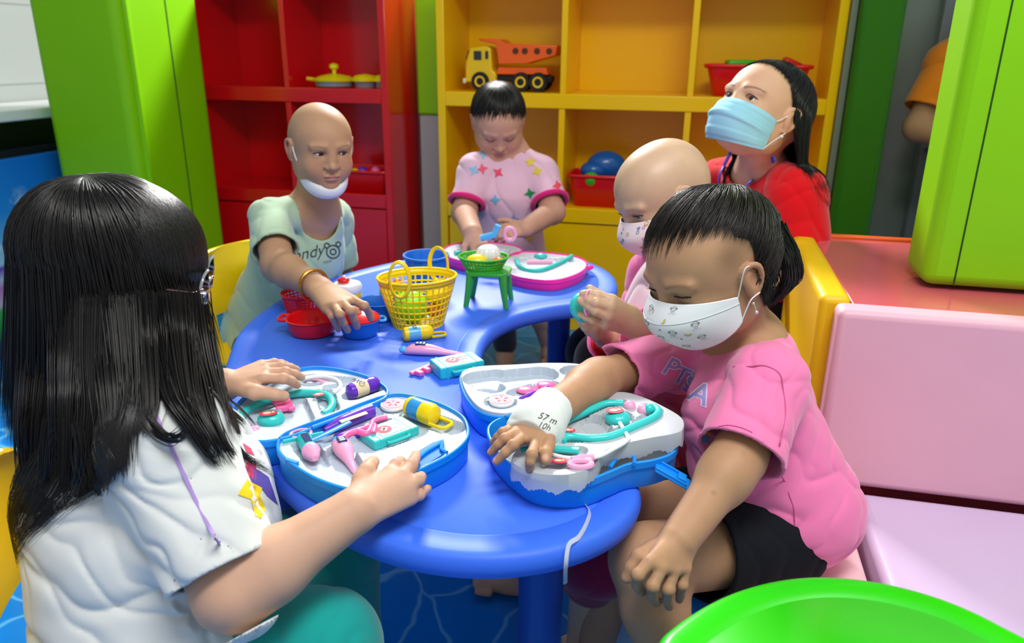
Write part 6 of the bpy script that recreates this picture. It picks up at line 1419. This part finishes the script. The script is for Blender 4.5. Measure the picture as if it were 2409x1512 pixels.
# ---- green stool with a green dish of food
c = onz(1150, 712, .5); t = thing('toy_stool', 'small green toy table carrying a green dish', 'toy table', c, (0, 0, -.15)); ST = pm('toy_deep_green', '#2ea03c')
m_ = MB(); pl_ = [(.050 * math.copysign(abs(math.cos(a)) ** .45, math.cos(a)), .042 * math.copysign(abs(math.sin(a)) ** .45, math.sin(a))) for a in [i * PI / 20 for i in range(40)]]
m_.prism(pl_, .072, .080).build('table_top', ST, t, bevel=.0015); 
for qx in (-1, 1):
    for qy in (-1, 1): MB().tube([(qx * .036, qy * .030, .073), (qx * .040, qy * .033, .04), (qx * .046, qy * .037, 0)], [.010, .008, .006], 10).build('leg', ST, t)
d = basket('small round green toy dish on the green toy table', shift(c, -.012, .004, .081), .040, .036, .056, .048, .028, GREP, 36, 4, lr=.0016, name='toy_dish', cat='dish')
t = thing('toy_bun', 'white ridged toy bun in the green dish', 'toy food', shift(c, -.002, .016, .090)); V = MB(); rg = []
for j in range(13): f = j / 12; r_ = .027 * math.sin(PI * max(.02, min(.99, f))) ** .7; rg.append([((r_ * (1 + .05 * math.cos(14 * a))) * math.cos(a), (r_ * (1 + .05 * math.cos(14 * a))) * math.sin(a), .021 - .021 * math.cos(PI * f)) for a in [i * 2 * PI / 70 for i in range(70)]])
V.loft(rg).build('bun_dough', WHT, t)
single('toy_food', 'yellow toy fruit in the green dish beside the white bun', 'toy food', MB().sphere(shift(c, -.026, -.010, .103), (.024, .020, .014)), YEL2)
single('toy_food', 'orange toy piece in the green dish', 'toy food', MB().sphere(shift(c, .022, -.008, .100), (.014, .013, .010)), ORG)
# ---- pink case
T = thing('toy_case', 'open pink toy case at the far end of the table by the small child', 'toy case', onz(1250, 640, .5))
_, P1 = case_shell(T, [(1180, 622), (1196, 600), (1235, 590), (1330, 597), (1372, 608), (1382, 622), (1365, 640), (1318, 656), (1270, 657), (1205, 645)], .5, .53, MAG); _, P2 = case_shell(T, [(1040, 590), (1062, 574), (1110, 568), (1190, 572), (1226, 582), (1222, 594), (1192, 601), (1176, 622), (1120, 618), (1062, 606)], .5, .53, MAG)
WP = pm('pale_tray_plastic', '#c8cedb')
tray(T, 'tray_insert', P1, .527, [([(1230, 612), (1330, 612)], .022, .008)], WP, nr=20); tray(T, 'tray_insert', P2, .527, [([(1090, 590), (1180, 590)], .022, .008)], WP, nr=20)
MB().tube(rod([(1318, 662), (1350, 648), (1392, 628)], .518, 0), .006, 8).build('handle', MAG, T, world=True)
t = thing('toy_stethoscope', 'small teal toy stethoscope in the pink case', 'toy stethoscope', onz(1270, 615, .525)); MB().tube(rod([(1215, 610), (1225, 628), (1260, 636), (1290, 630), (1330, 612), (1345, 602)], .531, 0), .006, 8).build('headset', TEAL, t, world=True); MB().sphere(onz(1272, 602, .530), (.018, .016, .008)).build('chest_piece', TEAL, t, world=True)
single('toy_syringe', 'pink toy piece in the middle of the pink case', 'toy', MB().tube(rod([(1240, 617), (1300, 617)], .530, 0), .007, 8), LPK)
single('toy_scissors', 'teal toy piece in the far half of the pink case', 'toy', MB().tube(rod([(1070, 596), (1110, 590), (1120, 580)], .531, 0), .007, 8), TEAL)
c = onz(1172, 552, .60); t = thing('toy_clip', 'blue and pink toy piece held by the small child', 'toy', c); MB().tube([c + Vector((-.045, 0, -.01)), c + Vector((-.01, 0, .0)), c + Vector((0, 0, .025))], .009, 10).build('blue_arm', pm('sky_plastic', '#58b8f0'), t, world=True); MB().tube([c + Vector((.03 + .014 * math.cos(a), 0, .002 + .016 * math.sin(a))) for a in [i * PI / 9 for i in range(18)]], .0055, 8, closed=True).build('pink_ring', LPK, t, world=True)
# ================================================================== on the shelves
def rz(s, d, z): return room(s, d, z)
def shelf_basket(label, s, d, z, w_, dp, h_, m=None):
    return_ = thing('plastic_basket', label, 'basket', rz(s, d, z), (0, 0, -ANG)); m = m or pm('basket_red', '#e8141c'); t = return_
    R4 = lambda W_, D_, zz: [(W_ * math.copysign(abs(math.cos(a)) ** .3, math.cos(a)), D_ * math.copysign(abs(math.sin(a)) ** .3, math.sin(a)), zz) for a in [i * PI / 16 + .01 for i in range(32)]]
    MB().loft([R4(w_ * .42, dp * .42, 0), R4(w_ * .5, dp * .5, h_), R4(w_ * .52, dp * .52, h_), R4(w_ * .52, dp * .52, h_ - .008)], caps=False).build('basket_wall', m, t, solid=.003); MB().prism([(a, b) for a, b, _ in R4(w_ * .42, dp * .42, 0)], 0, .003).build('basket_floor', m, t)
    MB().tube([(x, y, h_) for x, y, _ in R4(w_ * .52, dp * .52, 0)], .006, 8, closed=True).build('rim', m, t); return t
shelf_basket('red plastic basket with a blue toy on top, lower middle cell of the yellow shelf', -.33, 2.95, .491, .24, .17, .115)
p = rz(-.33, 2.95, .491)
single('toy_car', 'large dark blue rounded toy on the red basket of the yellow shelf', 'toy', MB().sphere(p + Vector((.01, 0, .145)), (.075, .05, .055)).sphere(p + Vector((-.04, -.02, .13)), (.05, .04, .035)), pm('dark_blue_toy', '#0c5cb0'))
single('toy_ball', 'green toy ball in the red basket of the yellow shelf', 'toy', MB().sphere(p + Vector((-.05, -.05, .10)), .030), GREP)
single('toy_ball', 'orange toy ball in the red basket of the yellow shelf', 'toy', MB().sphere(p + Vector((.07, -.03, .10)), .028), ORG)
shelf_basket('red basket in the lower left cell of the yellow shelf, behind the small child', -.72, 2.96, .491, .30, .17, .10)
shelf_basket('wide red basket in the upper right cell of the yellow shelf', .19, 2.95, .901, .34, .17, .10)
p = rz(.19, 2.95, .901); single('toy_block', 'flat green toy on the wide red basket behind the woman', 'toy', MB().box(p + Vector((-.06, 0, .105)), (.10, .06, .03)), GREP, bevel=.008)
single('toy_block', 'small red toy block at the right of the wide basket', 'toy', MB().box(p + Vector((.12, 0, .105)), (.07, .05, .03), Matrix.Rotation(.4, 3, 'Y')), REDP, bevel=.006)
shelf_basket('red basket with mixed toys in the lower right cell of the red shelf', -1.32, 2.99, .493, .26, .17, .085)
p = rz(-1.32, 2.99, .493)
for i, (dx, dy, dz, r_, c_, l_) in enumerate([(-.07, -.05, .075, .022, ORG, 'orange'), (0, -.05, .08, .022, PUR, 'purple'), (.05, -.04, .08, .02, HPK, 'pink'), (-.03, -.06, .078, .018, YEL2, 'yellow')]):
    single('toy_ball', l_ + ' toy piece in the red basket of the red shelf', 'toy', MB().sphere(p + Vector((dx, dy, dz)), r_), c_, 'toys in the red shelf basket')
t = thing('toy_teapot_set', 'yellow toy pan with round knob on the upper red shelf', 'toy', rz(-1.42, 2.97, .901), (0, 0, -ANG)); YT = pm('pan_yellow', '#f0dc10')
MB().lathe([(.07, 0), (.075, .004), (.078, .022)], 30).build('pan_base', pm('toy_grey', '#8890a0'), t); MB().lathe([(.085, .022), (.088, .028), (.06, .042), (.02, .050), (0, .05)], 32).build('lid', YT, t); MB().lathe([(.008, .05), (.008, .065), (.018, .072), (.018, .085), (0, .092)], 20).build('knob', YT, t)
MB().tube([(-.08, 0, .025), (-.12, 0, .03)], .008, 8).build('handle', YT, t)
for s_, l_, q in ((-1.29, 'yellow toy bowl beside the yellow pan on the red shelf', .048), (-1.215, 'small yellow toy cup at the right end of the red shelf', .034)):
    t = thing('toy_bowl', l_, 'toy', rz(s_, 2.97, .901), (0, 0, -ANG)); MB().lathe([(q * .8, 0), (q * .9, .02), (q * .95, .024)], 28).build('bowl_base', pm('toy_grey', '#8890a0'), t); MB().lathe([(q * 1.1, .024), (q * 1.14, .032), (q * .8, .046), (0, .052)], 28).build('bowl_lid', YT, t)
# toy dump truck
t = thing('toy_truck', 'yellow toy dump truck with orange bed on the yellow shelf', 'toy truck', rz(-.685, 2.96, .901), (0, 0, -ANG)); TY = pm('truck_yellow', '#f4cc00'); TO = pm('truck_orange', '#ff6410'); BLK = mat('rubber_black', '#16161a', .6)
MB().prism([(-.175, .03), (-.172, .10), (-.155, .152), (-.09, .158), (-.075, .15), (-.07, .075), (-.055, .06), (-.055, .03)], -.055, .055, Matrix.Rotation(PI / 2, 4, 'X')).build('cab', TY, t, bevel=.006, seg=3)
MB().box((.03, 0, .045), (.24, .07, .022)).build('chassis', BLK, t, bevel=.003)
MB().prism([(-.055, .06), (-.05, .085), (.13, .085), (.14, .06)], -.045, .045, Matrix.Rotation(PI / 2, 4, 'X')).build('bed_frame', TO, t, bevel=.003)
MB().prism([(-.12, .178), (-.12, .185), (-.04, .182), (-.02, .168), (.175, .162), (.168, .128), (.06, .098), (-.045, .095), (-.055, .165)], -.06, .06, Matrix.Rotation(PI / 2, 4, 'X')).build('dump_bed', TO, t, bevel=.004)
for x in (.02, .055, .10, .145): MB().lathe([(0, 0), (.011, 0), (.011, .002), (0, .002)], 16, Matrix.Translation((x, -.0605, .142)) @ Matrix.Rotation(PI / 2, 4, 'X')).build('bed_emblem', mat('emblem_dark', '#5a2c10', .5), t)
for x in (-.115, .105, .04):
    for q in (-1, 1):
        w_ = MB().lathe([(.022, -.012), (.032, -.012), (.034, -.008), (.034, .008), (.032, .012), (.022, .012)], 28, Matrix.Translation((x, q * .052, .034)) @ Matrix.Rotation(PI / 2, 4, 'X')).build('wheel', BLK, t)
        MB().lathe([(0, -.010), (.020, -.013), (.021, 0), (.020, .013), (0, .010)], 20, Matrix.Translation((x, q * .052, .034)) @ Matrix.Rotation(PI / 2, 4, 'X')).build('hub', TY, w_)
GLS = mat('dark_glass', '#12202a', .1, .6, coat=.6)
MB().box((-.165, 0, .125), (.012, .085, .036), Matrix.Rotation(.28, 3, 'Y')).build('windscreen', GLS, t, bevel=.003); MB().box((-.125, -.056, .125), (.03, .004, .032)).build('side_window', GLS, t, bevel=.003); MB().box((-.09, -.056, .127), (.012, .004, .028)).build('side_window', GLS, t, bevel=.002)
MB().box((-.176, 0, .08), (.006, .07, .034)).build('grille', mat('grille_grey', '#b8bcc0', .3, metal=.4), t, bevel=.002); MB().box((-.178, 0, .035), (.012, .11, .018)).build('bumper', WHT, t, bevel=.003)
